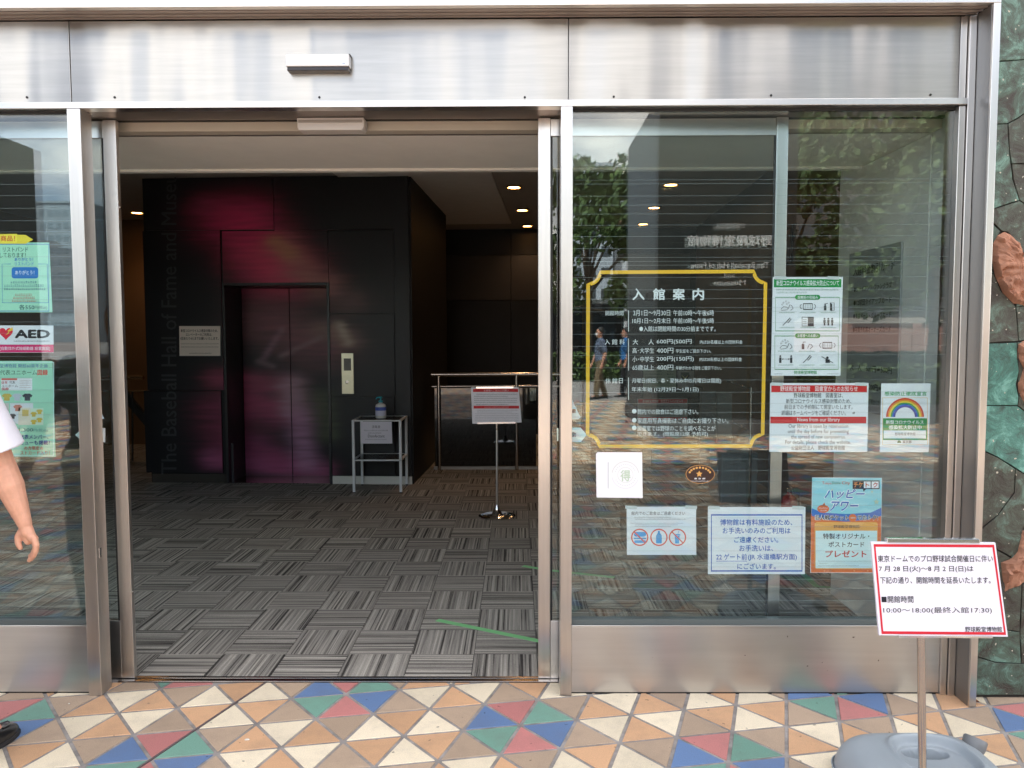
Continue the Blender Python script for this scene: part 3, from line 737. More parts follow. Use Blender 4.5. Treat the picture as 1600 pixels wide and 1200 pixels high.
vt('休', 946, 591, 954, 599); vt('館', 956.5, 591, 964.5, 599); vt('日', 967, 591, 973, 599)
vt('3月1日～9月30日', 989.5, 484.5, 1047, 493.5, .010); vt('午前10時～午後6時', 1052, 484.5, 1115.5, 493.5, .010)
vt('10月1日～2月末日', 988, 497, 1047, 505.5, .010); vt('午前10時～午後5時', 1052, 497, 1115.5, 505.5, .010)
vt('●入館は閉館時間の30分前までです。', 999, 509.5, 1118, 518, .010)
vt('大', 988.5, 530, 997, 538.5, .010); vt('人', 1013, 530, 1021.5, 538.5, .010); vt('600円(500円', 1026, 530, 1080.5, 538.5, .010); vt('内は20名様以上の団体料金', 1093.5, 531.5, 1160, 537.5)
vt('高･大学生', 988, 543.5, 1022, 552, .010); vt('400円', 1026, 543.5, 1052, 552, .010); vt('学生証をご提示下さい。', 1056, 545.5, 1111, 551.5)
vt('小･中学生', 988, 557, 1022, 565.5, .010); vt('200円(150円)', 1026, 557, 1084, 565.5, .010); vt('内は20名様以上の団体料金', 1093, 558.5, 1159, 564.5)
vt('65歳以上', 988, 570, 1022, 578.5, .010); vt('400円', 1026, 570, 1052, 578.5, .010); vt('年齢がわかる物をご提示下さい。', 1056, 572, 1127, 578)
vt('月曜日(祝日、春・夏休み中の月曜日は開館)', 987.5, 591, 1126.5, 599.5, .01)
vt('年末年始 (12月29日～1月1日)', 987, 604.5, 1091.5, 613, .01)
for y_ in (642.5, 656.5, 668.5): pr.disc(991, y_, 3.6, V)
vt('館内での飲食はご遠慮下さい。', 996, 639, 1091, 647.5, .010); vt('家庭用写真撮影はご自由にお撮り下さい。', 996, 653, 1138, 661.5, .010)
vt('図書室では野球のことを調べることが', 996, 665, 1118, 673.5, .010); vt('できます。(閲覧席12席 予約可)', 996, 674.5, 1106, 682.5, .010)
for (a, b) in ((485, 518), (529, 579), (590, 625)): pr.line([(982, a), (982, b)], 0.9, V)
pr.done()
# covid measures poster
G1 = (22, 138, 66); G2 = (60, 140, 100)
o, pr = inner('covid_measures_poster', 'tall green and white infection prevention poster with rows of small icons', 1207.5, 433, 1317, 587, skew=(-3, -4))
pr.rect(1209, 436, 1314.5, 449, G1); pr.up(); pr.text('新型コロナウイルス感染拡大防止について', 1213, 438, 1311, 446.5, WH)
pr.dashes(1213, 1310, 452.5, 2.4, G2); pr.dashes(1213, 1260, 457, 2.4, G2)
for (yt, yb, cy_, t) in ((464.5, 517, 464.5, '当施設の取組み'), (525, 577, 524.5, 'お客様へのお願い')):
    pr.frame(1211.5 - (1 if yt > 500 else 0), yt, 1311.5 - (2 if yt > 500 else 0), yb, 0.8, G1); pr.up()
    pr.rrect(1242, cy_ - 3.8, 1281.5, cy_ + 3.8, 3.7, G1); pr.up(); pr.text(t, 1246, cy_ - 2.6, 1278, cy_ + 2.6, WH)
IC = (60, 62, 66)
def icon(k, x, y):
    if k == 'wash':
        for dx, dy in ((-5, -6), (-1, -8), (3, -6), (-7, -3), (0, -4)): pr.ring(x + dx, y + dy, 1.1, .4, IC, n=8)
        pr.line([(x - 9, y + 4), (x - 5, y + 0), (x + 1, y + 1), (x + 1, y + 5), (x - 8, y + 6)], .7, IC, True)
        pr.line([(x + 2, y + 4), (x + 5, y - 3), (x + 8, y - 1), (x + 10, y + 3), (x + 6, y + 6)], .8, IC)
    elif k == 'mask':
        pr.frame(x - 7, y - 4.5, x + 7, y + 4.5, 1.1, IC); pr.ring(x - 8.5, y, 3.6, .8, IC, 110, 250, 8); pr.ring(x + 8.5, y, 3.6, .8, IC, -70, 70, 8)
        for dx in (-4, 0, 4): pr.line([(x + dx, y - 3), (x + dx, y + 3)], .35, IC)
    elif k == 'spray':
        pr.rect(x - 7, y - 1, x - 3, y + 6, IC); pr.rect(x - 6, y - 4, x - 4, y - 1, IC); pr.line([(x - 6, y - 4), (x - 1, y - 5)], 1, IC)
        pr.frame(x + 3, y - 6, x + 9, y + 6, .7, IC); pr.poly([(x + 3, y - 6), (x + 6, y - 4), (x + 6, y + 7), (x + 3, y + 6)], IC)
    elif k == 'thermo':
        pr.line([(x - 6, y + 6), (x + 4, y - 4)], 1.0, IC); pr.line([(x, y), (x + 5, y - 6), (x + 7, y - 4), (x + 2, y + 2)], .8, IC, True)
    elif k == 'window':
        pr.frame(x - 9, y - 7, x + 9, y + 7, .7, IC); pr.rect(x, y - 7, x + 9, y + 7, IC)
        for dy in (-3, 0, 3): pr.line([(x - 8, y + dy), (x - 2, y + dy)], .6, IC)
    elif k == 'people':
        for dx in (-6, 0, 6): pr.disc(x + dx, y - 4.5, 1.5, IC, 8); pr.rect(x + dx - 1.8, y - 2.6, x + dx + 1.8, y + 2, IC); pr.rect(x + dx - 1.2, y + 2, x + dx + 1.2, y + 6, IC)
    elif k == 'dist':
        for dx in (-8.5, 8.5): pr.disc(x + dx, y - 4.5, 1.5, IC, 8); pr.rect(x + dx - 1.8, y - 2.6, x + dx + 1.8, y + 6, IC)
        pr.line([(x - 5, y), (x + 5, y)], .6, IC); pr.poly([(x + 4, y - 1.5), (x + 6.5, y), (x + 4, y + 1.5)], IC); pr.poly([(x - 4, y - 1.5), (x - 6.5, y), (x - 4, y + 1.5)], IC)
    elif k == 'gel':
        pr.rect(x - 8, y - 2, x - 4, y + 6, IC); pr.line([(x - 6, y - 2), (x - 6, y - 5), (x - 2, y - 5)], .8, IC)
        pr.line([(x + 1, y + 5), (x + 4, y - 2), (x + 7, y - 1), (x + 9, y + 2), (x + 5, y + 6)], .8, IC)
    elif k == 'notalk':
        pr.disc(x, y - 2, 2.2, IC, 8); pr.rect(x - 3, y + 0.5, x + 4, y + 6, IC); pr.line([(x - 9, y - 4), (x + 9, y + 6)], .9, IC)
for r0, row in enumerate((('wash', 'mask', 'spray'), ('thermo', 'window', 'people'), ('wash', 'gel', 'mask'), ('dist', 'thermo', 'notalk'))):
    yy = (479, 502.5, 539.5, 561)[r0]
    for c0, k in enumerate(row):
        x = (1229, 1262, 1294)[c0] - (1.5 if r0 > 1 else 0); icon(k, x, yy); pr.dashes(x - 12, x + 12, yy + 9.2, 1.6, G2)
pr.text('野球殿堂博物館', 1240.5, 579, 1276, 584.3, G1, .01); pr.dashes(1209, 1222, 584, 1.2, (120, 120, 120)); pr.dashes(1292, 1310, 584, 1.2, (120, 120, 120))
pr.done()
# library notice
RD = (206, 36, 42)
o, pr = inner('library_notice', 'white landscape notice about the museum library with two red bands', 1203.5, 598.5, 1357, 706, skew=(-1.5, -2))
pr.rect(1205, 602, 1354.5, 613, RD); pr.rect(1203.5, 651, 1353.5, 661.5, RD); pr.up()
pr.text('野球殿堂博物館　図書室からのお知らせ', 1219, 603.2, 1340, 611.5, (245, 225, 225)); pr.text('News from our library', 1245.5, 652.5, 1312, 660.3, (245, 225, 225), .012)
pr.text('野球殿堂博物館　図書室は、', 1240, 613.8, 1317, 621.5, BLK, .01); pr.text('新型コロナウイルス感染対策のため、', 1228, 623, 1330, 630.5, BLK, .008)
pr.text('前日までの予約制にて開室いたします。', 1225.5, 632, 1332, 639.5, BLK, .008); pr.text('詳細はホームページをご確認ください。　⇒', 1221, 641, 1336, 649, BLK, .008)
for k, (t, a, b) in enumerate((('Our library is open by reservation', 1232, 1325), ('until the day before for preventing', 1231, 1326), ('the spread of new coronavirus.', 1236, 1321), ('For details, please check the website.', 1227, 1329))):
    pr.text(t, a, 662.5 + k * 8.4, b, 670.3 + k * 8.4, (70, 70, 78), .004)
pr.text('公益財団法人　野球殿堂博物館', 1236, 696, 1320, 703, BLK, .008)
pr.done()
# strips of clear tape holding the notices
for (x_, y_, nm) in ((1220, 434, 'infection prevention poster'), (1302, 434, 'infection prevention poster'), (1214, 600, 'library notice'), (1345, 600, 'library notice'), (1116, 793, 'restroom notice'), (1247, 793, 'restroom notice'), (986, 792.5, 'no food notice'), (1080, 792.5, 'no food notice')):
    side_ = 'left' if x_ in (1220, 1214, 1116, 986) else 'right'
    o = sheet('clear_tape', 'strip of clear tape at the top %s corner of the %s' % (side_, nm), 'tape', Plane((0, YG + 0.0128)), [(x_ - 9, y_ - 2.5), (x_ + 9, y_ - 2), (x_ + 9, y_ + 3), (x_ - 9, y_ + 2.5)], mat('clear_tape', (.62, .66, .66), .25), 0.0002)
# rainbow
o, pr = inner('rainbow_notice', 'small portrait notice with a rainbow over a green band', 1377, 599, 1454, 706.5, skew=(-2.5, -3))
pr.text('感染防止徹底宣言', 1382, 611.5, 1448, 618.5, (60, 160, 96), .02)
pr.frame(1379, 621.5, 1449, 695, .7, (226, 186, 130))
for k, c in enumerate(((206, 62, 48), (232, 140, 50), (236, 214, 72), (60, 150, 84), (46, 92, 190), (70, 70, 150))):
    pr.ring(1414, 651.5, 28.5 - k * 2.4, 2.5, c, 180, 360, 20)
pr.up(); pr.rect(1379.5, 653.5, 1448.5, 687.5, G1); pr.up(); pr.text('新型コロナウイルス', 1384, 656.5, 1443, 662.5, WH, .02); pr.text('感染拡大防止中', 1388.5, 664.5, 1440, 671, WH, .02)
pr.rect(1380.5, 672.5, 1446.5, 685, WH); pr.up(); pr.text('野球殿堂博物館', 1398, 675.5, 1430, 680.5, (90, 90, 96), .004)
pr.text('東京都', 1410, 688, 1424, 692.5, BLK, .01); pr.disc(1404.5, 689.8, 1.9, (40, 120, 60), 10); pr.disc(1403, 690.6, 1.5, (40, 120, 60), 10); pr.disc(1406.2, 690.6, 1.5, (40, 120, 60), 10)
pr.done()
# no food notice
o, pr = inner('no_food_notice', 'small pale notice with three red prohibition circles over blue food and drink icons', 979, 791.5, 1087.5, 867, skew=(.5, .3))
pr.text('館内でのご飲食はご遠慮ください', 986.5, 799, 1070.5, 804.8, (60, 60, 64), .01)
for k, (a, b) in enumerate(((991, 1048), (992, 1071))): pr.dashes(a, b, 808 + k * 3.2, 1.6, (110, 110, 116))
for k, (a, b) in enumerate(((985, 1068), (992, 1059), (992, 1048))): pr.dashes(a, b, 817.5 + k * 2.4, 1.1, (110, 110, 116))
IB = (70, 160, 220); IR = (226, 98, 82)
pr.rrect(990.5, 831, 1009.5, 838.5, 3.6, IB); pr.rect(990.5, 840, 1009.5, 842.5, IB); pr.rrect(991, 844, 1009, 848.5, 1.5, IB)
pr.rrect(1025, 836, 1034, 849, 1.5, IB); pr.rect(1028, 829.5, 1031, 832.5, IB); pr.poly([(1028, 832), (1031, 832), (1034, 837), (1025, 837)], IB)
pr.poly([(1054, 837), (1062, 837), (1061, 849), (1055, 849)], IB); pr.rect(1053, 834.5, 1063, 836.5, IB); pr.line([(1059, 834), (1061, 829)], .8, IB); pr.up()
for cx_ in (999.5, 1029.5, 1058.5):
    pr.ring(cx_, 839.5, 12.6, 2.0, IR)
    if cx_ != 1029.5: pr.line([(cx_ - 8.8, 830.7), (cx_ + 8.8, 848.3)], 1.8, IR)
pr.done()
# restroom notice
BL = (24, 92, 180)
o, pr = inner('restroom_notice', 'white notice in blue lettering inside a blue border about restrooms', 1106, 792, 1258.5, 897, skew=(0, -1))
pr.frame(1111.5, 804.5, 1253, 892, 1.8, BL)
for t, a, b, c, d_ in (('博物館は有料施設のため、', 1125, 811, 1238, 821), ('お手洗いのみのご利用は', 1129, 824, 1235, 834), ('ご遠慮ください。', 1147, 838.5, 1216, 848), ('お手洗いは、', 1155, 851.5, 1208, 861.5),
                      ('22 ゲート前', 1119, 865, 1167, 875), ('(JR 水道橋駅方面)', 1168.5, 865, 1245, 876), ('にございます。', 1152, 880, 1212, 889.5)):
    pr.text(t, a, b, c, d_, BL, .02)
pr.line([(1119, 876.7), (1167, 876.7)], .9, BL)
pr.done()
# happy hour poster(s)
def happy(name, label, P, f, m=None, cat='poster'):
    o = sheet(name, label, cat, P, [f(1269, 746), f(1378, 746.5), f(1376, 895.5), f(1266, 895)], m or m_paper, 0.0006)
    pr = Print(o, lambda x, y, off: P.px(*f(x, y), off), base=0.0008)
    LB, DB, OR = (150, 212, 222), (52, 112, 190), (226, 112, 58)
    pr.rect(1269, 747, 1377, 803, LB); pr.rect(1267, 803, 1376.5, 894.5, OR); pr.up()
    pr.poly([(1268.5, 794), (1284, 801), (1322, 803), (1360, 801), (1377, 793), (1377, 806), (1355, 812), (1322, 815), (1290, 812), (1268, 806)], DB); pr.up()
    for w_, c in ((4.2, (120, 170, 220)), (3.2, (244, 246, 248))):
        pts = [(1292, 781), (1345, 779), (1344, 765), (1296, 764)]
    def fat(t, a, b, c, d_):
        pr.text(t, a, b, c, d_, (244, 246, 248), .075, slant=4); pr.k += 1; pr.text(t, a + 1.3, b + 1.2, c - 1.3, d_ - 1.2, (46, 98, 182), .03, slant=4); pr.k -= 1
    fat('ハッピー', 1288, 763, 1352, 780.5); fat('アワー', 1296, 782, 1342, 799.5)
    pr.disc(1286, 795, 9.4, OR, 16, .68); pr.poly([(1284, 790), (1288, 785), (1290, 791)], OR); pr.up(); pr.up()
    pr.dashes(1279, 1293, 793.5, 1.8, WH); pr.dashes(1282, 1291, 797.5, 1.8, WH)
    pr.text('T', 1284, 752, 1288, 756.5, (196, 70, 80)); pr.text('okyo', 1288.3, 753, 1299, 758, (196, 70, 80)); pr.text('Dome', 1300, 752.5, 1313, 756.5, (60, 130, 90)); pr.text('City', 1315, 752, 1328, 758, (196, 90, 60))
    pr.rect(1332, 750.5, 1374, 764, BLK); pr.poly([(1348, 764), (1353, 764), (1349, 768)], BLK); pr.up(); pr.rect(1349.5, 752, 1360, 762.5, WH); pr.rect(1361.5, 752, 1372.5, 762.5, WH); pr.up()
    pr.text('チケ', 1333.5, 753, 1348, 761.5, (232, 140, 70), .03); pr.text('ト', 1352, 753.5, 1358, 761.5, (200, 90, 50), .03); pr.text('ク', 1363.5, 753.5, 1371, 761.5, (190, 60, 50), .03)
    pr.text('巨人戦チケット', 1273, 804, 1326, 813, WH, .09); pr.text('でおトク!', 1339, 804, 1372, 813, WH, .09); pr.disc(1332, 809, 6, OR); pr.up()
    pr.text('巨人戦チケット', 1274, 804.6, 1325.5, 812.4, BLK, .03); pr.text('でおトク!', 1339.5, 804.6, 1371.5, 812.4, BLK, .03); pr.dashes(1329, 1336, 809, 2, WH)
    pr.rrect(1272.5, 815.5, 1371, 889, 4, (236, 170, 86)); pr.up(); pr.rect(1274, 829, 1370, 887.5, (214, 236, 238)); pr.up()
    pr.text('野球殿堂博物館', 1302, 820, 1342.5, 825, (70, 50, 36), .01)
    pr.text('特製オリジナル・', 1285.5, 833, 1358, 842, (58, 54, 56), .02); pr.text('ポストカード', 1294, 846, 1350, 854.5, (58, 54, 56), .02); pr.text('プレゼント', 1289, 859.5, 1353.5, 870.5, (196, 62, 54), .03)
    pr.dashes(1278, 1363, 876.5, 1.5, (120, 130, 134)); pr.dashes(1280, 1292, 880, 1.5, (120, 130, 134)); pr.dashes(1278, 1341, 883.5, 1.5, (120, 130, 134))
    for k in range(6):
        rr = random.Random(k); pr.disc(1275 + rr.random() * 95, 891.5, 1.6, (238, 150, 100), 6)
    for cx_, cy_, r_ in ((1369, 784, 5), (1362, 768, 2.5), (1300, 765, 2)):
        pr.poly([(cx_ + (r_ if k % 2 == 0 else r_ * .45) * math.sin(k * math.pi / 5), cy_ - (r_ if k % 2 == 0 else r_ * .45) * math.cos(k * math.pi / 5)) for k in range(10)], (196, 206, 180))
    pr.done(); return o
happy('happy_hour_poster', 'orange and light blue happy hour ticket poster taped low on the right window', GI, lambda x, y: (x, y))
GO_ = Plane((0, YG - 0.001))
# oval plaque sticker
oc = [(1094 + 23.5 * math.cos(a * math.pi / 14), 741 + 15 * math.sin(a * math.pi / 14)) for a in range(28)]
o = sheet('oval_sticker', 'small brown oval sticker with a golden flower emblem on the window', 'sticker', GO_, oc, mat('brown_vinyl', s2l((58, 40, 36)), 0.3), 0.0006)
pr = Print(o, pxmap(GO_), base=0.0009); pr.ring(1094, 741, 22.3, .8, (196, 150, 96), n=32, sy=.64)
GD = (212, 160, 92)
pr.poly([(1092.5 + (5.2 if k % 2 == 0 else 2.6) * math.sin(k * math.pi / 5), 740.5 - (5.2 if k % 2 == 0 else 2.6) * math.cos(k * math.pi / 5)) for k in range(10)], GD)
for k, t in enumerate('魅力ある庭園施設宣言'[:9]):
    a = R(-158 + k * 17); cx_, cy_ = 1093.5 + 17 * math.cos(a), 742 + 11.5 * math.sin(a); pr.disc(cx_, cy_, 1.9, GD, 6)
pr.text('東 京 都', 1084.5, 746.5, 1102, 749, WH, .02); pr.dashes(1079, 1108, 751.6, 1.6, WH); pr.done()
# white card on outer face of the glass
GO = Plane((0, YG - 0.001))
o = sheet('embossed_card', 'plain white square card with faint embossed round emblem on the window', 'sign', GO, [(933, 706.5), (1003, 706.5), (1004, 778), (932, 777), (931, 710)], mat('white_card', (0.83, 0.83, 0.86), 0.35), 0.003)
pr = Print(o, pxmap(GO), base=0.0033)
EM = (205, 208, 205)
pr.rect(949.5, 722, 950.7, 763, (190, 192, 196)); pr.ring(977, 742, 21, 1.2, (222, 222, 226), 20, 170, 12); pr.ring(977, 742, 21, 1.2, (214, 214, 212), 190, 350, 12)
pr.ring(977, 742, 12, .8, (214, 216, 212)); pr.text('得', 969, 734, 985, 752, (190, 206, 186), .03)
for k in range(12):
    for a0 in (200, 20):
        a = R(a0 + k * 12); pr.disc(977 + 16.5 * math.cos(a), 742 + 16.5 * math.sin(a), 1.0, (214, 215, 218), 5)
pr.done()
# arrow and warning stickers on the doors' path
def sticker(name, label, pts, col, P=GI):
    return sheet(name, label, 'sticker', P, pts, ink(col) if isinstance(col, tuple) else col, 0.0006)
o = sticker('arrow_sticker', 'white arrow sticker pointing right beside the right door post', [(892, 668), (907, 668), (917, 679.5), (907, 690.5), (892, 690.5)], (214, 232, 230))
pr = Print(o, pxmap(GI)); pr.text('動', 893.5, 675, 900, 683, BLK, .02); pr.done()
o = sticker('warning_sticker', 'white triangular warning sticker above the arrow by the right door post', [(892, 620), (895, 627), (907, 652), (904, 655), (892, 655)], (216, 232, 236))
pr = Print(o, pxmap(GI)); pr.rect(893, 639, 899.5, 645.5, (214, 84, 76)); pr.dashes(893, 905, 651.5, 2.2, (70, 130, 200)); pr.done()
o = sticker('arrow_sticker', 'white arrow sticker pointing left beside the left door post', [(131, 668), (123.5, 674), (117.5, 679.5), (123.5, 685), (131, 691)], (214, 232, 230))
PDo = Plane((0, YD - 0.0005))
PDg = Plane((0, YD + 0.0095))
sticker('small_label', 'small white label at the edge of the left sliding door glass', [(157.5, 669), (164.5, 669), (164.5, 691), (158, 691)], (226, 228, 224), PDg)
sticker('small_label', 'small white triangular label above the square one on the left sliding door glass', [(157.5, 643), (163, 654), (157.5, 655)], (206, 222, 232), PDg)
sticker('small_label', 'small pale strip label at the edge of the right sliding door glass', [(870, 669), (872.5, 669), (872.5, 689), (870, 689)], (214, 224, 206), PDg)
# dim second posters behind the door glass
PH = Plane((0, 3.60))
# ---- left window notices
GREEN = (168, 226, 196)
o, pr = inner('wristband_poster', 'light green wristband sale poster with a yellow ribbon on its top edge', -70, 379, 77, 488, ink(GREEN), skew=(0, 5))
pr.frame(-68, 381.5, 76.5, 486, 1.1, (80, 140, 190)); pr.poly([(40, 367), (52, 374.5), (40, 381), (-60, 381), (-60, 366.5)], (236, 214, 60)); pr.up()
pr.poly([(-60, 366.5), (27, 365.5), (27, 380), (-60, 381)], (246, 226, 70)); pr.up(); pr.text('商品！', 1, 368, 24, 377, (214, 110, 50), .03)
pr.text('リストバンド', 5, 386, 44, 393.5, (40, 90, 80), .01); pr.text('しております！', 0, 395, 40.5, 402.5, (40, 90, 80), .01); pr.text('ありがとう！', 23, 402.5, 52, 408, (50, 110, 200), .02); pr.text('リストバンド', 23.5, 409, 53, 415, (50, 110, 200), .01)
pr.line([(17, 412.5), (3.5, 412.5), (4, 473), (76, 473), (74, 412.5), (60, 412.5)], .9, (80, 140, 190))
pr.rrect(18.5, 417.5, 60, 435, 4, (38, 118, 196)); pr.up(); pr.text('ありがとう！', 24, 422.5, 54, 429, (220, 232, 244), .02)
for k, (a, b) in enumerate(((17, 58), (7, 68), (7, 71))): pr.dashes(a, b, 441 + k * 5.2, 3.4, (50, 110, 140))
for k, (a, b) in enumerate(((24, 50), (21, 55), (19, 57))): pr.dashes(a, b, 460.5 + k * 4.7, 3.2, (206, 90, 90))
pr.text('各550', 30, 476, 54, 484, (50, 90, 100), .012); pr.text('円(税込)', 54.5, 477.5, 74, 484, (90, 120, 120), 0); pr.done()
o, pr = inner('defibrillator_sign', 'white and pink AED sign with a red heart on the left window', -70, 508.5, 83.5, 551, skew=(0, .5))
pr.rect(-70, 538.5, 84, 550.5, (224, 40, 110)); pr.up()
hp = []
for k in range(28):
    t = 2 * math.pi * k / 28; hp.append((9.5 + 0.68 * 16 * math.sin(t) ** 3, 520.5 - 0.68 * (13 * math.cos(t) - 5 * math.cos(2 * t) - 2 * math.cos(3 * t) - math.cos(4 * t))))
pr.poly(hp, (224, 32, 62)); pr.up(); pr.poly([(19.5, 511), (12, 517), (14, 518.5), (8.5, 524), (15, 520.5), (13.5, 518.5), (21, 515.5)], (244, 200, 70))
pr.text('AED', 23, 515, 78.5, 528.5, (28, 28, 32), .05); pr.dashes(22, 77, 533, 2, (60, 60, 66)); pr.text('[自動体外式除細動器 設置施設]', 0, 541.5, 78.5, 548, (250, 214, 228), .02); pr.done()
o, pr = inner('uniform_poster', 'light green uniform exhibition poster with small pictures of team jerseys', -70, 564, 82, 713.5, ink(GREEN), skew=(0, 5))
pr.frame(-68, 566, 84, 712, 1.1, (210, 240, 236))
pr.text('堂博物館 開館60周年企画', 0, 568.5, 74.5, 574.5, (40, 80, 150), .01); pr.text('代表ユニホーム', 0, 578, 58, 586, (40, 80, 60), .01); pr.text('図録', 58.5, 577.5, 75, 586.5, (220, 70, 60), .03)
pr.rect(2, 591, 50.5, 610, WH); pr.up(); pr.rect(2.5, 591, 27, 594, (224, 110, 100)); pr.text('日本', 3, 595, 12, 600, (200, 60, 60), .02); pr.text('代表', 15, 595, 24, 600, BLK, .01); pr.text('ユニホーム', 3, 601, 28, 605, BLK, .01); pr.text('図録', 3, 605.5, 14, 610, (200, 60, 60), .02)
for k in range(4): pr.dashes(31, 49, 595 + k * 3.5, 1.2, (150, 90, 90))
def jersey(cx_, cy_, s_, c):
    pr.poly([(cx_ - 4 * s_, cy_ - 5 * s_), (cx_ + 4 * s_, cy_ - 5 * s_), (cx_ + 8 * s_, cy_ - 2 * s_), (cx_ + 6 * s_, cy_ + 1 * s_), (cx_ + 4.4 * s_, cy_), (cx_ + 4.4 * s_, cy_ + 6 * s_), (cx_ - 4.4 * s_, cy_ + 6 * s_), (cx_ - 4.4 * s_, cy_), (cx_ - 6 * s_, cy_ + 1 * s_), (cx_ - 8 * s_, cy_ - 2 * s_)], c)
for k, c in enumerate(((206, 182, 90), (198, 206, 214), (60, 62, 70))): jersey(11 + k * 16, 620, 1, c)
pr.rect(16, 630, 52, 662, (228, 232, 236)); pr.rect(-4, 630, 14, 665, (214, 206, 200)); pr.up(); jersey(28, 637, .9, (214, 140, 120)); jersey(20, 650, .7, (90, 80, 80)); jersey(5, 650, .9, (140, 110, 96))
pr.rect(29, 637, 48, 664, (232, 226, 206)); pr.rect(48, 638, 68, 664, (214, 236, 214)); pr.up(); pr.rect(35, 640, 45, 650, (216, 190, 110))
for a, b in ((53, 647), (62, 643), (53, 659), (62, 656)): jersey(a, b, .65, (214, 188, 84))
pr.text('1,300', 30, 669, 52, 675, (60, 110, 120), .01); pr.text('円(税込)', 52.5, 669.5, 75, 675, (100, 150, 150), 0)
pr.text('代代表メンバー、', 24, 679, 76, 686, (30, 60, 140), .02); pr.text('ビューも掲載！', 32, 688, 78, 695, (30, 60, 140), .02); pr.text('の方限定☆', 38, 697, 68, 703, (210, 70, 60), .02); pr.text('ストカード入り！', 32, 704.5, 78, 710.5, (210, 70, 60), .01); pr.done()

# ================================================================== elevator block
gb = ground(640, 757)
PE = Plane((gb.x, gb.y), DIR)
el = thing('elevator_block', 'black elevator enclosure with blurred pink baseball player mural', 'elevator', (gb.x - 1.3, gb.y, 0))
W_L, _ = PE.uz(226, 500); W_R, _ = PE.uz(640, 500)
def EU(px_, py_=500): return PE.uz(px_, py_)[0]
def EZ(py_, px_=450): return PE.uz(px_, py_)[1]
DEEP = 2.55
BLOBS = [  # x0,y0,x1,y1,radius,colour,strength
    (322, 322, 402, 338, 19, (116, 42, 66), .45), (378, 350, 432, 425, 39, (140, 34, 70), 1.0), (405, 405, 440, 440, 26, (140, 48, 72), .6),
    (442, 385, 500, 445, 19, (128, 84, 80), .75), (470, 430, 540, 470, 22, (100, 70, 70), .45), (430, 505, 490, 540, 36, (96, 56, 64), .8), (505, 515, 540, 530, 16, (120, 96, 90), .5),
    (340, 592, 440, 600, 16, (118, 46, 70), .6), (400, 632, 430, 640, 28, (116, 44, 72), .75), (340, 640, 352, 690, 26, (96, 34, 58), .6), (335, 718, 500, 735, 15, (122, 60, 90), .75), (405, 700, 440, 722, 22, (112, 46, 76), .6),
    (455, 600, 462, 640, 15, (120, 96, 108), .85), (468, 650, 478, 725, 14, (124, 88, 112), .85), (500, 620, 510, 680, 13, (66, 72, 52), .5), (430, 378, 452, 396, 10, (128, 108, 66), .4),
    (531, 508, 544, 535, 6, (150, 142, 128), .5), (412, 560, 440, 515, 4, (120, 90, 104), .4), (440, 556, 500, 528, 4, (120, 96, 104), .4), (405, 565, 425, 572, 4, (120, 96, 104), .35)]
def mural(x, y):
    r_, g_, b_ = 0.0085, 0.0085, 0.011
    row = noise.noise(Vector((0, y * 0.35, 3))) * 12 + noise.noise(Vector((0, y * 1.1, 7))) * 7
    wob = 0.8 + 0.35 * noise.noise(Vector((x * 0.02, y * 0.4, 1)))
    for x0, y0, x1, y1, rad, c, st in BLOBS:
        dx, dy = x1 - x0, y1 - y0; L2 = dx * dx + dy * dy
        xq = x + row * min(1, rad / 22)
        t = max(0, min(1, ((xq - x0) * dx + (y - y0) * dy) / L2))
        ex, ey = (xq - x0 - t * dx) / 1.55, (y - y0 - t * dy)
        q = math.hypot(ex, ey) / rad
        a = st * wob * math.exp(-q ** 2.2 * 1.0)
        a = max(0, min(1, a)); cl = s2l(c)
        r_ = r_ * (1 - a) + cl[0] * a * 2.6; g_ = g_ * (1 - a) + cl[1] * a * 2.6; b_ = b_ * (1 - a) + cl[2] * a * 2.6
    return r_, g_, b_
def mural_material():
    m = bpy.data.materials.new('mural_panel'); m.use_nodes = True; n = m.node_tree.nodes; b = n['Principled BSDF']
    ca = n.new('ShaderNodeVertexColor'); ca.layer_name = 'Col'; m.node_tree.links.new(ca.outputs[0], b.inputs['Base Color'])
    b.inputs['Roughness'].default_value = 0.38; b.inputs['Specular IOR Level'].default_value = 0.35
    return m
m_mural = mural_material()
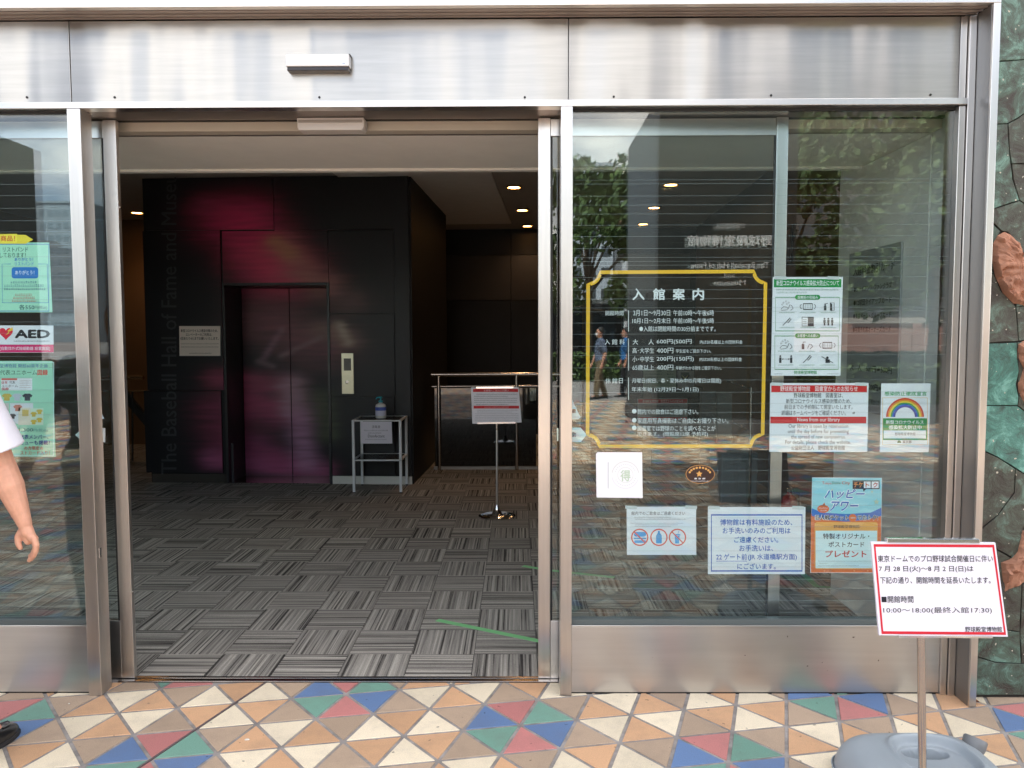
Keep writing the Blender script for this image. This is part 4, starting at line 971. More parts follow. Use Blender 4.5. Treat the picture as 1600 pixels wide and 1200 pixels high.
def mural_panel(P, x0, y0, x1, y1, name, root, th=0.02, off=0.0, z0=None, z1=None, cell=0.022):
    ua, ub = P.uz(x0, (y0 + y1) / 2)[0] + 0.004, P.uz(x1, (y0 + y1) / 2)[0] - 0.004
    za = (P.uz((x0 + x1) / 2, y1)[1] if z0 is None else z0) + 0.004; zb = (P.uz((x0 + x1) / 2, y0)[1] if z1 is None else z1) - 0.004
    nu, nz_ = max(2, int((ub - ua) / cell)), max(2, int((zb - za) / cell)); base = wloc(root)
    v, c, f = [], [], []
    for j in range(nz_ + 1):
        for i in range(nu + 1):
            p = P.at(ua + (ub - ua) * i / nu, za + (zb - za) * j / nz_, off); v.append((p - base)[:])
            q = ROT.transposed() @ (p - CAMP); X, Y_ = CX + F_PX * q.x / -q.z, CY - F_PX * q.y / -q.z
            c.append(mural(X, Y_))
    for j in range(nz_):
        for i in range(nu):
            a = j * (nu + 1) + i; f.append((a, a + 1, a + nu + 2, a + nu + 1))
    k = len(v); rim = [P.at(u, z, off - th) for u, z in ((ua, za), (ub, za), (ub, zb), (ua, zb))]
    v += [(p - base)[:] for p in rim]; c += [(0.008, 0.008, 0.01)] * 4
    cs = [0, nu, (nu + 1) * (nz_ + 1) - 1, (nu + 1) * nz_]
    me = bpy.data.meshes.new(name); 
    for q in range(4): f.append((cs[q], k + q, k + (q + 1) % 4, cs[(q + 1) % 4]))
    me.from_pydata(v, [], f); at_ = me.color_attributes.new('Col', 'FLOAT_COLOR', 'POINT')
    flat = []
    for q in c: flat += [q[0], q[1], q[2], 1]
    at_.data.foreach_set('color', flat); me.materials.append(m_mural)
    return link(name, me, root)
ZT = ZC - 0.004
dW0, dW1, dZ = EU(355, 600), EU(513, 600), EZ(446)
dep = 0.42
core = MB()
core.pbox(PE, W_L + .01, 0.0, dW0 - .03, ZT, DEEP, -0.022); core.pbox(PE, dW1 + .03, 0.0, W_R - .01, ZT, DEEP, -0.022)
core.pbox(PE, dW0 - .03, dZ + .03, dW1 + .03, ZT, DEEP, -0.022); core.pbox(PE, dW0 - .03, 0.0, dW1 + .03, dZ + .03, 0.3, -0.022 - dep - 0.06)
core.build('core_wall', m_blackwall, el)
for (x0, y0, x1, y1) in ((226, 262, 427, 360), (427, 262, 617, 360), (226, 360, 347, 610), (347, 360, 513, 443), (513, 360, 617, 490), (513, 490, 617, 620)):
    mural_panel(PE, x0, y0, x1, y1, 'wall_panel', el, z1=ZT if y0 == 262 else None)
mural_panel(PE, 226, 610, 347, 740, 'wall_panel', el, z0=0.10); mural_panel(PE, 513, 620, 617, 745, 'wall_panel', el, z0=0.085)
mural_panel(PE, 617, 262, 641, 745, 'corner_panel', el, z0=0.085, z1=ZT)
MB().pbox(PE, EU(513), 0.0, EU(641), 0.082, 0.02, 0.002).build('skirting', mat('pale_skirting', (0.62, 0.62, 0.58), 0.35), el, bevel=0.002)
MB().pbox(PE, EU(230), 0.0, EU(352), 0.095, 0.02, 0.0).build('skirting', mat('dim_glossy_skirting', (0.05, 0.045, 0.04), 0.12, spec=0.8), el, bevel=0.002)
sp0 = PE.at(W_R, 0, -0.03); sp1 = PE.at(W_R, 0, -DEEP)
slab((sp0.x, sp0.y), (sp1.x, sp1.y), 0.0, ZT, 0.02, 'side_panel', m_blackwall, el)
fr = MB(); fr.pbox(PE, dW0 - 0.028, 0, dW0, dZ + 0.028, dep, 0.012); fr.pbox(PE, dW1, 0, dW1 + 0.028, dZ + 0.028, dep, 0.012); fr.pbox(PE, dW0, dZ, dW1, dZ + 0.028, dep, 0.012)
fr.build('door_surround', mat('black_satin_frame', (0.014, 0.014, 0.017), 0.3), el, bevel=0.002)
gd = PE.at(0, 0, -dep + 0.02); PED = Plane((gd.x, gd.y), DIR)
mid = (dW0 + dW1) / 2
for (a, b) in ((dW0 + 0.002, mid - 0.001), (mid + 0.001, dW1 - 0.002)):
    pa = PED.at(a, 1); pb = PED.at(b, 1)
    def topx(p): q = ROT.transposed() @ (p - CAMP); return CX + F_PX * q.x / -q.z
    mural_panel(PED, topx(pa), 448, topx(pb), 745, 'elevator_door', el, z0=0.0, z1=dZ - 0.002)
MB().pbox(PE, dW0, -0.004, dW1, 0.004, dep, 0.0).build('door_sill', m_pole, el)
for x in (359, 513): MB().pbox(PE, EU(x) - .012, 0, EU(x) + .012, 0.42, 0.02, 0.02).build('corner_guard', mat('guard', (0.03, 0.03, 0.035), 0.3), el, bevel=0.003)
cp = MB(); cp.pbox(PE, EU(533), EZ(615), EU(551.5), EZ(552), 0.012, 0.012)
cpo = cp.build('call_panel', mat('brass_steel_plate', (0.55, 0.51, 0.38), 0.3, 0.85), el, bevel=0.001)
MB().pbox(PE, EU(536.5), EZ(579), EU(548), EZ(560), 0.001, 0.0132).build('display', mat('display_glass', (0.04, 0.04, 0.035), 0.2), cpo)
cb = PE.px(542.5, 597, 0.0125); MB().lathe(cb, [(0.017, 0), (0.017, 0.004), (0.012, 0.005), (0.011, 0.003)], 16, 'Y').build('call_button', m_pole, cpo, smooth=True)
# vertical lettering
mat('wall_lettering', (0.034, 0.036, 0.042), 0.5)
vs, fs = text_mesh('The Baseball Hall of Fame and Museum', .01)
ax, bx = min(v[0] for v in vs), max(v[0] for v in vs); ay, by = min(v[1] for v in vs), max(v[1] for v in vs)
q = MB(); q.v = [PE.px(252 + 24 * (1 - (v[1] - ay) / (by - ay)), 741 - 492 * (v[0] - ax) / (bx - ax), 0.0012 + 0.00004 * v[2]) for v in vs]
q.f = fs; q.m = [0] * len(fs); q.build('lettering', MATS['wall_lettering'], el, fix=False)
# elevator notice
o = sheet('elevator_notice', 'beige notice board with black text on the black wall left of the elevator', 'notice', PE, [(280.5, 509.5), (344.5, 509.5), (344.5, 556), (281, 556)], mat('beige_board', (0.78, 0.70, 0.64), 0.4), 0.006, off=0.001)
pr = Print(o, pxmap(PE), base=0.0078)
for t, a, b, y_ in (('新型コロナウイルス感染対策のため、', 283, 341, 517), ('エレベーターのご利用は、', 291, 332, 523), ('1回あたり4人までお願いいたします。', 282.5, 342, 529)): pr.text(t, a, y_ - 2.6, b, y_ + 2.2, BLK, .02)
pr.dashes(283, 342, 537, 1.6, (90, 84, 80)); pr.dashes(283, 342, 542, 1.6, (90, 84, 80)); pr.dashes(296, 331, 552, 1.8, BLK); pr.done()

# ================================================================== right: black handrail by the stairs
g0 = ground(685, 735)
hr = thing('stair_handrail', 'curved stainless handrail with dark glass panel in front of the black wall', 'railing', (g0.x, g0.y, 0))
RY = g0.y
def RX(px_): return xx(px_, RY)
zr = zz(585, RY); zr2 = zz(604, RY)
pts = [(RX(674) + (RX(900) - RX(674)) * t / 10, RY + 0.05 * math.sin(t / 10 * 3), zr) for t in range(11)]
MB().tube(pts, 0.021, 12).build('top_rail', m_pole, hr, smooth=True)
MB().tube([(p[0], p[1] + 0.03, zr2) for p in pts], 0.012, 10).build('mid_rail', m_pole, hr, smooth=True)
for x in (685, 807, 880):
    MB().tube([(RX(x), RY + .02, 0.0), (RX(x), RY + .02, zr - 0.01)], 0.019, 12).build('post', m_pole, hr, smooth=True)
MB().box((RX(678), RY + 0.055, 0.04), (RX(838), RY + 0.065, zr2 - 0.02)).build('dark_glass', m_darkglass, hr)
MB().box((RX(676), RY + 0.05, 0.0), (RX(900), RY + 0.09, 0.035)).build('base_channel', mat('dull_metal', (0.3, 0.27, 0.24), 0.4, 0.9), hr)

# ================================================================== left stair with warm rails
lr = thing('left_stair_rails', 'two short metal rails and dark stair stringer left of the elevator', 'railing', (-4.2, 9.6, 0))
PLS = FP(9.4)
for (y_, r_, xe) in ((590, .026, 224), (611, .014, 229)):
    p, q = PLS.px(120, y_), PLS.px(xe, y_); MB().tube([p, q], r_, 12).build('rail', mat('brassy_rail', (0.75, 0.55, 0.35), 0.25, 1.0), lr, smooth=True)
ring = [(190, 605), (200, 615), (232, 655), (232, 672), (190, 622)]
MB().prism([PLS.px(x, y) for x, y in ring], [PLS.px(x, y, -0.05) for x, y in ring]).build('stringer', m_black, lr)
MB().tube([PLS.px(207, 611), PLS.px(207, 740)], 0.012, 8).build('post', m_black, lr)

# ================================================================== downlights
def downlight(x, y, label):
    dl = thing('downlight', label, 'ceiling light', (x, y, ZC - 0.02), 'round warm downlights in the inner ceiling')
    z = ZC
    MB().lathe((x, y, z - 0.022), [(0.085, 0.0215), (0.092, 0.004), (0.085, 0.0), (0.068, 0.004), (0.066, 0.02)], 24).build('trim_ring', mat('brass_trim', (0.6, 0.42, 0.24), 0.35, 0.8), dl, smooth=True)
    lt = bpy.data.lights.new('lamp', 'SPOT'); lt.energy = 6; lt.color = (1.0, 0.62, 0.34); lt.spot_size = R(125); lt.spot_blend = 0.8; lt.shadow_soft_size = 0.06
    link('lamp', lt, dl, Vector((0, 0, -0.012)))
    MB().lathe((x, y, z - 0.010), [(0.067, 0), (0.067, 0.002)], 20).build('lamp_face', mat('lamp_glow', (1, .8, .5), 0.5, emis=(1.0, 0.50, 0.17), estr=14), dl)
names = [('nearest', 'second', 'farthest')]
for (px_, ys_, row) in (((803, 816, 824), (291, 327, 352), 'row seen through the open doorway'), ((1048, 1022, 1005), (287, 323, 349), 'row seen through the window above the gold frame')):
    for k in range(3):
        p = ground(px_[k], ys_[k], ZC); downlight(p.x, p.y, ('nearest', 'middle', 'farthest')[k] + ' round warm downlight of the ' + row)
p = ground(214, 331, ZC); downlight(p.x, p.y, 'lone round warm downlight at the far left of the elevator block')
for (x, y, t) in ((3.0, 8.2, 0), (-5.2, 7.2, 0)): pass

# ================================================================== side table, bottle, notice
gt = ground(589, 771)
f0, f1 = ground(553.5, 770.5), ground(626.5, 770.5); b1 = ground(637, 757.5)
tx0, tx1, ty0, ty1 = f0.x, f1.x, f0.y, f0.y + 0.40; tz = zz(656, ty0)
tb = thing('side_table', 'small two tier table with white tubular frame beside the elevator', 'table', ((tx0 + tx1) / 2, (ty0 + ty1) / 2, 0))
sh = 0.035 * 0.4 + 0.0
m_tframe = mat('white_table_frame', (0.66, 0.68, 0.70), 0.35); m_ttop = mat('dark_table_top', (0.035, 0.03, 0.03), 0.2)
for x in (tx0, tx1):
    for y in (ty0, ty1): MB().box((x - .0125, y - .0125, 0.012), (x + .0125, y + .0125, tz - 0.012)).build('leg', m_tframe, tb, bevel=0.002); MB().lathe((x, y, 0), [(0.012, 0), (0.012, 0.0115)], 12).build('foot', m_black, tb)
for z_, nm in ((tz, 'table_top'), (tz * 0.46, 'shelf')):
    t_ = MB().box((tx0 + .014, ty0 + .014, z_ - 0.011), (tx1 - .014, ty1 - .014, z_ - 0.002)).build(nm, m_ttop, tb)
    fr = MB(); fr.box((tx0 - .0125, ty0 - .0125, z_ - 0.0115), (tx1 + .0125, ty0 + .013, z_)); fr.box((tx0 - .0125, ty1 - .013, z_ - 0.0115), (tx1 + .0125, ty1 + .0125, z_))
    fr.box((tx0 - .0125, ty0 + .0131, z_ - 0.0115), (tx0 + .0135, ty1 - .0131, z_)); fr.box((tx1 - .0135, ty0 + .0131, z_ - 0.0115), (tx1 + .0125, ty1 - .0131, z_))
    fr.build('frame', m_tframe, tb)
PT = FP(ty0 - 0.0135)
o = sheet('disinfectant_notice', 'white paper notice hanging from the front edge of the side table', 'notice', PT, [(564, 659), (612, 659), (613, 693), (565, 693)], mat('white_paper_dim', (0.66, 0.64, 0.72), 0.6), 0.0008, off=0.001)
pr = Print(o, pxmap(PT), base=0.0022); pr.text('消毒液', 581, 664.5, 594, 669, (80, 80, 90), .01); pr.dashes(569, 606, 672.5, 2, (110, 110, 120)); pr.dashes(575, 596, 676.5, 2, (110, 110, 120)); pr.text('Disinfectant', 575, 679, 601, 683.5, (70, 70, 80), .01); pr.dashes(571, 604, 686.5, 1.6, (120, 120, 130)); pr.done()
bx_, by_ = xx(595, ty0 + .16, 650), ty0 + .16
zb0 = tz + 0.0005
bt = thing('sanitizer_bottle', 'clear pump bottle with blue label and turquoise pump on the side table', 'bottle', (bx_, by_, zb0))
m_cl = mat('clear_gel_plastic', (0.60, 0.62, 0.62), 0.12)
MB().lathe((bx_, by_, zb0), [(0.046, 0), (0.053, 0.006), (0.053, 0.118), (0.046, 0.138), (0.018, 0.152), (0.018, 0.158)], 24, sy=.7).build('bottle_body', m_cl, bt, smooth=True)
MB().lathe((bx_, by_, zb0 + .028), [(0.0535, 0), (0.0535, 0.05)], 24, sy=.71).build('label', mat('pale_label', (0.60, 0.62, 0.78), 0.4), bt, smooth=True)
MB().lathe((bx_, by_, zb0 + .0785), [(0.0535, 0), (0.0535, 0.034)], 24, sy=.71).build('label', mat('blue_label', (0.05, 0.10, 0.45), 0.4), bt, smooth=True)
m_tq = mat('turquoise_plastic', (0.03, 0.42, 0.55), 0.35)
MB().lathe((bx_, by_, zb0 + .158), [(0.021, 0), (0.021, 0.018), (0.008, 0.021), (0.008, 0.042), (0.017, 0.045), (0.014, 0.055)], 18).build('pump', m_tq, bt, smooth=True)
MB().tube([(bx_ - .008, by_, zb0 + .208), (bx_ - .034, by_ - .004, zb0 + .206), (bx_ - .045, by_ - .006, zb0 + .190)], [0.007, 0.006, 0.0045], 10).build('nozzle', m_tq, bt, smooth=True)

# ================================================================== sign stands
def sign_stand(name, label, base, bw_, bh_, zc, corners_fn, seg=0): pass
gi = ground(776.5, 806)
s1 = thing('indoor_sign_stand', 'slim chrome sign stand with round base inside the doorway holding a red and white notice', 'sign stand', (gi.x, gi.y, 0))
sy = gi.y
zb1 = zz(661, sy)
MB().lathe((gi.x, sy, 0), [(0.155, 0), (0.158, 0.004), (0.150, 0.012), (0.10, 0.020), (0.045, 0.024), (0.022, 0.05), (0.014, 0.095)], 40).build('base', m_chrome, s1, smooth=True)
MB().tube([(gi.x, sy, 0.09), (gi.x + .002, sy, zb1 - 0.06)], 0.0095, 14).build('pole', mat('satin_chrome', (0.72, 0.71, 0.70), 0.3, 1.0), s1, smooth=True)
MB().tube([(gi.x + .002, sy, zb1 - 0.0605), (gi.x + .002, sy, zb1 + 0.02)], 0.012, 14).build('collar', m_pole, s1, smooth=True)
PS = FP(sy - 0.02)
bd = MB(); cs = [(736, 605.5), (810.5, 605), (815, 660), (738, 662)]
pt = [PS.uz(*c) for c in cs]
bo = MB().prism([PS.at(u, z) for u, z in pt], [PS.at(u, z, -0.008) for u, z in pt]).build('sign_board', mat('white_board', (0.78, 0.77, 0.82), 0.35), s1, bevel=0.001)
MB().prism([PS.at(u, z, .002) for u, z in [PS.uz(*c) for c in ((744, 604.5), (802, 604), (802, 606.5), (744, 607))]], [PS.at(u, z, -.012) for u, z in [PS.uz(*c) for c in ((744, 604.5), (802, 604), (802, 606.5), (744, 607))]]).build('clip', m_chrome, s1)
MB().prism([PS.at(u, z, .002) for u, z in [PS.uz(*c) for c in ((746, 660), (806, 659), (806, 661.5), (746, 662.5))]], [PS.at(u, z, -.012) for u, z in [PS.uz(*c) for c in ((746, 660), (806, 659), (806, 661.5), (746, 662.5))]]).build('clip', m_chrome, s1)
pr = Print(bo, pxmap(PS), base=0.0008)
pr.rect(739, 607.5, 809.5, 612.5, RD); pr.rect(740, 634, 811, 638.3, RD); pr.up(); pr.text('お客様へご協力のお願い', 756, 608.3, 795, 611.8, (240, 190, 190)); pr.dashes(757, 795, 636, 2, (240, 180, 180))
for k in range(6): pr.dashes(741 + (3 if k in (0, 5) else 0), 808 - (14 if k in (1, 5) else 0), 616 + k * 3.2, 1.5, (70, 70, 78))
for k in range(7): pr.dashes(742 + (4 if k < 2 else 0), 812 - (12 if k == 1 else 2), 641 + k * 2.7, 1.0, (120, 120, 130))
pr.done()

# outdoor stand
PSO = FP(2.30)
px0 = PSO.px(1450, 1000); gbase = Vector((xx(1443, 2.34, 1250), 2.34, 0))
s2 = thing('outdoor_sign_stand', 'sign stand with red bordered opening hours board on a grey water filled tank', 'sign stand', (gbase.x, gbase.y, 0))
cs = [(1368, 851), (1564.5, 852), (1575, 995), (1374, 993)]
pt = [PSO.uz(*c) for c in cs]
tilt = 0.035
def OS(x, y, off=0.0):      # the board leans back a little at its top
    u, z = PSO.uz(x, y); zb = pt[2][1]
    return PSO.at(u, z, off + 0.0 - (z - zb) * 0.10)
bo = MB().prism([OS(*c) for c in cs], [OS(*c, -0.009) for c in cs]).build('sign_board', mat('white_sign_board', (0.80, 0.78, 0.86), 0.3), s2, bevel=0.0008)
pr = Print(bo, OS, base=0.0008)
pr.line([(1373, 856), (1560.5, 857), (1570.5, 990), (1379, 988.5)], 3.6, (208, 42, 58), True)
def bt_(t, x0, y0, x1, y1, b=.012): pr.text(t, x0, y0, x1, y1, (34, 34, 44), b)
bt_('東京ドームでのプロ野球試合開催日に伴い', 1377, 871, 1558.5, 881.5); bt_('7 月 28 日(火)～8 月 2 日(日)は', 1378, 887, 1527, 897.5); bt_('下記の通り、開館時間を延長いたします。', 1379, 904, 1553, 914.5)
bt_('■開館時間', 1380, 933, 1430, 943.5); bt_('10:00～18:00(最終入館17:30)', 1382, 950, 1552, 960.5, .004); bt_('野球殿堂博物館', 1508.5, 979.5, 1566, 987.5)
pr.done()
for cc, o1 in ((((1393, 845), (1538, 846), (1539, 852), (1393, 851)), 0), (((1404, 992), (1550, 993), (1550, 996.5), (1404, 996)), 0)):
    MB().prism([OS(*c, 0.004) for c in cc], [OS(*c, -0.016) for c in cc]).build('clip', m_chrome, s2, bevel=0.0008)
ptop = OS(1451, 870, -0.022)
MB().tube([(gbase.x, gbase.y, 0.02), (ptop.x, ptop.y + 0.004, ptop.z)], 0.0118, 18).build('pole', m_pole, s2, smooth=True)
pb_ = OS(1452, 990, -0.022); 
MB().box((ptop.x - .03, ptop.y - 0.012, ptop.z - .02), (ptop.x + .03, ptop.y + 0.0, ptop.z + .02)).build('bracket', m_gray, s2)
# the tank: a rounded hollow shape with handle pocket and cap
TC = Vector((xx(1436, 2.50, 1250), 2.475, 0)); TA, TB, TH = 0.262, 0.205, 0.150
tk = MB(); NR, NT = 90, 240
def tank_z(x, y, r_):
    z = TH * (1 - max(0, r_) ** 7) ** 0.6 if r_ < 1 else 0
    # pocket of the handle
    hx, hy = (x - 0.030) / 0.118, (y + 0.015) / 0.118
    h = (abs(hx) ** 2.6 + abs(hy) ** 2.6) ** (1 / 2.6)
    z += 0.010 * math.exp(-((h - 1.10) / 0.09) ** 2)
    if h < 1.06: t = min(1, (1.06 - h) / 0.13); z -= 0.024 * (t * t * (3 - 2 * t))
    hx, hy = (x - 0.025) / 0.070, (y - 0.042) / 0.034; h = (abs(hx) ** 2.4 + abs(hy) ** 2.4) ** (1 / 2.4)
    if h < 1.1: t = min(1, (1.1 - h) / 0.22); z -= 0.070 * (t * t * (3 - 2 * t))
    return z
for i in range(NR + 1):
    r_ = (i / NR) ** 0.8
    for k in range(NT):
        a = 2 * math.pi * k / NT; c_, s_ = math.cos(a), math.sin(a)
        e = 2 / 4.0; X = math.copysign(abs(c_) ** e, c_) * TA * r_; Yv = math.copysign(abs(s_) ** e, s_) * TB * r_
        bul = 1.0 + (0.02 if r_ > .97 else 0)
        tk.v.append(TC + Vector((X, Yv, 0.0 + (tank_z(X, Yv, r_) if i < NR else 0.045))))
for i in range(NR):
    for k in range(NT):
        j = (k + 1) % NT; tk.f.append([i * NT + k, i * NT + j, (i + 1) * NT + j, (i + 1) * NT + k]); tk.m.append(0)
b_ = len(tk.v)
for z_, s_ in ((0.02, 0.995), (0.004, 0.97), (0.0, 0.95)):
    for k in range(NT):
        p = tk.v[NR * NT + k] - TC; tk.v.append(TC + Vector((p.x * s_, p.y * s_, z_)))
for i in range(3):
    o0 = NR * NT if i == 0 else b_ + (i - 1) * NT; o1 = b_ + i * NT
    for k in range(NT):
        j = (k + 1) % NT; tk.f.append([o0 + k, o0 + j, o1 + j, o1 + k]); tk.m.append(0)
tk.f.append([b_ + 2 * NT + k for k in range(NT)]); tk.m.append(0)
me = tk.mesh('water_tank', m_jug, wloc(s2)); me.shade_smooth(); to = link('water_tank', me, s2)
tm_ = [TC + Vector((math.copysign(abs(math.cos(a)) ** .5, math.cos(a)) * TA * 1.001, math.copysign(abs(math.sin(a)) ** .5, math.sin(a)) * TB * 1.001, 0.047)) for a in [2 * math.pi * k / 96 for k in range(96)]]
MB().tube(tm_, 0.0022, 6, closed=True).build('mould_seam', m_jug, s2, smooth=True)
# cap on the sloping rear shoulder
cp_ = TC + Vector((0.216, 0.090, 0.128)); axis = Vector((0.42, 0.30, 0.86)).normalized()
qm = axis.to_track_quat('Z', 'Y').to_matrix()
cm = MB()
prof = [(0.030, -0.03), (0.037, -0.002), (0.037, 0.020), (0.034, 0.025), (0.010, 0.026)]
for r_, h in prof:
    for k in range(36):
        a = 2 * math.pi * k / 36; rr = r_ * (1 + (0.02 if k % 2 else 0) * (0 < h < .021)); cm.v.append(cp_ + qm @ Vector((rr * math.cos(a), rr * math.sin(a), h)))
for i in range(4):
    for k in range(36): j = (k + 1) % 36; cm.f.append([i * 36 + k, i * 36 + j, (i + 1) * 36 + j, (i + 1) * 36 + k]); cm.m.append(0)
cm.f.append([4 * 36 + k for k in range(36)]); cm.m.append(0)
cm.build('tank_cap', m_jugcap, s2, smooth=True)

# fallen bits on the paving
for (px_, py_, lab, m_, sz) in ((1524, 1098, 'curled brown dry leaf lying at the foot of the steel jamb', mat('dry_leaf', (0.22, 0.09, 0.04), .8), .016), (386, 1156, 'white chewing gum blob stuck on an orange tile', mat('old_gum', (0.7, 0.66, 0.58), .8), .010),
                             (108, 1100, 'tiny white crumb on a taupe tile near the left post', mat('old_gum', (0.7, 0.66, 0.58), .8), .004)):
    g_ = ground(px_, py_); q = MB()
    for ring_, hz in ((1.0, 0.0008), (0.8, 0.003), (0.3, 0.004)):
        for k in range(12):
            a = 2 * math.pi * k / 12; rr_ = sz * ring_ * (1 + .35 * noise.noise(Vector((k * 1.7, px_ * .1, 0)))); q.v.append(g_ + Vector((math.cos(a) * rr_, math.sin(a) * rr_ * .6, hz + (0.012 * abs(math.sin(a)) * ring_ if sz > .012 else 0))))
    for i in range(2):
        for k in range(12): j = (k + 1) % 12; q.f.append([i * 12 + k, i * 12 + j, (i + 1) * 12 + j, (i + 1) * 12 + k]); q.m.append(0)
    q.f.append([24 + k for k in range(12)]); q.m.append(0)
    o = q.build('dry_leaf' if sz > .012 else 'crumb', m_, None, smooth=True, loc=g_); tag(o, lab, 'litter')
# ================================================================== floor tape
def tape(label, pts, w_):
    P = [ground(*p, 0.0016) for p in pts]; mb = MB(); L_, R_ = [], []
    for i, p in enumerate(P):
        t = (P[min(i + 1, len(P) - 1)] - P[max(0, i - 1)]).normalized(); n_ = Vector((-t.y, t.x, 0)) * w_ / 2; L_.append(p + n_); R_.append(p - n_)
    dz = Vector((0, 0, 0.001))
    for i in range(len(P) - 1): mb.prism([L_[i], L_[i + 1], R_[i + 1], R_[i]], [L_[i] - dz, L_[i + 1] - dz, R_[i + 1] - dz, R_[i] - dz])
    o = mb.build('floor_tape', m_tape, None, loc=P[0]); tag(o, label, 'tape', 'green tape strips on the carpet'); return o
tape('long green tape strip slanting across the carpet inside the doorway', [(683, 968.5), (770, 986.5), (870, 1007)], 0.036)
tape('short green tape end on the carpet right of the chrome sign base', [(817, 884), (828, 886), (856, 890.5), (960, 902)], 0.036)
tape('green tape bending round on the carpet beside the stone wall', [(1235, 878), (1262, 903), (1276, 916), (1298, 917.5)], 0.04)

# ================================================================== inside right of the doors: counter, boards, rails, extinguisher
ct = thing('reception_counter', 'black reception counter seen through the window behind the gold frame', 'counter', (1.9, 8.7, 0))
cx0, cx1 = xx(1018, 8.6, 650), xx(1094, 8.6, 650)
MB().box((cx0, 8.6, 0.02), (cx1, 9.2, 0.92)).build('counter_body', m_blackwall, ct, bevel=0.004)
MB().box((cx0 - .02, 8.57, 0.921), (cx1 + .02, 9.22, 0.95)).build('counter_top', m_ttop, ct, bevel=0.003)
PC = FP(8.597)
o = sheet('price_board', 'pale green price list propped on the black counter', 'notice', PC, [(1004, 576), (1055, 576), (1055, 605), (1004, 605)], mat('pale_green_board', (0.30, 0.36, 0.27), 0.5), 0.008, off=0.05)
pr = Print(o, pxmap(Plane((0, 8.547))), base=0.0095)
for k in range(5): pr.dashes(1008, 1034, 580 + k * 4.5, 2, (70, 80, 70)); pr.dashes(1042, 1052, 580 + k * 4.5, 2.4, (50, 60, 50))
pr.done()
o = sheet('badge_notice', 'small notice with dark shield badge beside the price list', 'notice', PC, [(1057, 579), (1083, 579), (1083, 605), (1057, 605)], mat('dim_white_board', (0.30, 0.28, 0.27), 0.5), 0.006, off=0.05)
pr = Print(o, pxmap(Plane((0, 8.547))), base=0.008); pr.poly([(1063, 582), (1077, 582), (1077, 588), (1070, 596), (1063, 588)], (40, 46, 34)); pr.up(); pr.poly([(1065, 586), (1070, 590), (1075, 586), (1070, 594)], (200, 190, 120)); pr.done()
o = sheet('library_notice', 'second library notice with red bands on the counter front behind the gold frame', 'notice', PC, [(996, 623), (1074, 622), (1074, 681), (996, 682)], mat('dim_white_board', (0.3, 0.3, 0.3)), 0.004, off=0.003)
pr = Print(o, pxmap(PC), base=0.008); pr.rect(997, 623.5, 1073.5, 630, (196, 60, 60)); pr.rect(997, 651.5, 1073.5, 656, (196, 60, 60)); pr.up(); pr.text('野球殿堂博物館　図書室からのお知らせ', 1004, 624.5, 1067, 629, (230, 190, 190), .01)
for k in range(4): pr.dashes(1008, 1063, 635 + k * 4.4, 2.2, (60, 56, 60)); pr.dashes(1010, 1060, 660 + k * 4.6, 2, (80, 76, 80))
pr.done()
ba = thing('stair_barrier', 'steel post with three short cable rails in front of the brown wall', 'railing', (2.05, 6.7, 0))
bxp = xx(1172.5, 6.7, 700)
MB().tube([(bxp, 6.7, 0), (bxp, 6.7, zz(606, 6.7))], 0.012, 12).build('post', m_pole, ba, smooth=True)
for (y_, y2) in ((608, 596), (674, 655), (738, 714)):
    p = Vector((bxp, 6.7, zz(y_, 6.7))); q_ = Vector((xx(1137, 8.1, 600), 8.1, zz(y2, 8.1)))
    MB().tube([p, q_], 0.010, 8).build('rail', m_pole, ba, smooth=True)
    for t in (.3, .75): c = p.lerp(q_, t); MB().lathe(c + Vector((0, 0.02, 0)), [(0.014, 0), (0.008, .02), (0.014, .04)], 12, 'Y').build('clamp', m_pole, ba)
gp = thing('grey_screen', 'grey folding screen panels standing before the brown wall', 'screen', (1.9, 7.4, 0))
for (a, b, y_, m) in ((1095, 1120, 612, m_gray), (1121, 1145, 614, mat('grey_cloth', (0.22, 0.21, 0.19), .9, bump=.01, bscale=9))):
    MB().box((xx(a, 7.7), 7.7, 0.02), (xx(b, 7.7) - .004, 7.74, zz(y_, 7.7))).build('panel', m, gp, bevel=0.004)
cab = thing('low_cabinet', 'low grey cabinet on the carpet behind the oval sticker', 'cabinet', (1.9, 6.8, 0))
MB().box((xx(1128, 6.9), 6.9, 0.0), (xx(1186, 6.9), 7.3, zz(708, 6.9))).build('cabinet_body', mat('mid_grey_cabinet', (.24, .24, .235), .5), cab, bevel=0.004)
MB().box((xx(1130, 6.89), 6.885, 0.02), (xx(1184, 6.89), 6.899, zz(712, 6.9))).build('cabinet_door', mat('grey_panel_light', (0.30, 0.30, 0.29), .4), cab, bevel=0.002)
ex = Vector((xx(1233, 5.6, 780), 5.6, 0))
fe = thing('fire_extinguisher', 'red fire extinguisher standing beside the brown wall', 'fire extinguisher', tuple(ex))
m_red = mat('red_enamel', (0.42, 0.02, 0.02), 0.25)
MB().lathe(ex, [(0.055, 0), (0.06, 0.01), (0.06, 0.30), (0.045, 0.345), (0.018, 0.365), (0.018, 0.38)], 24).build('cylinder', m_red, fe, smooth=True)
MB().lathe(ex, [(0.016, 0.381), (0.02, 0.385), (0.02, 0.405), (0.012, 0.41)], 16).build('valve', m_chrome, fe, smooth=True)
MB().box(ex + Vector((-.008, -.07, .412)), ex + Vector((.008, .03, .42))).build('handle', m_black, fe); MB().box(ex + Vector((-.008, -.08, .432)), ex + Vector((.008, .03, .438))).build('lever', m_black, fe)
MB().tube([ex + Vector((.02, 0, .395)), ex + Vector((.07, 0, .37)), ex + Vector((.078, 0, .25)), ex + Vector((.066, 0, .12))], 0.008, 10).build('hose', m_black, fe, smooth=True)
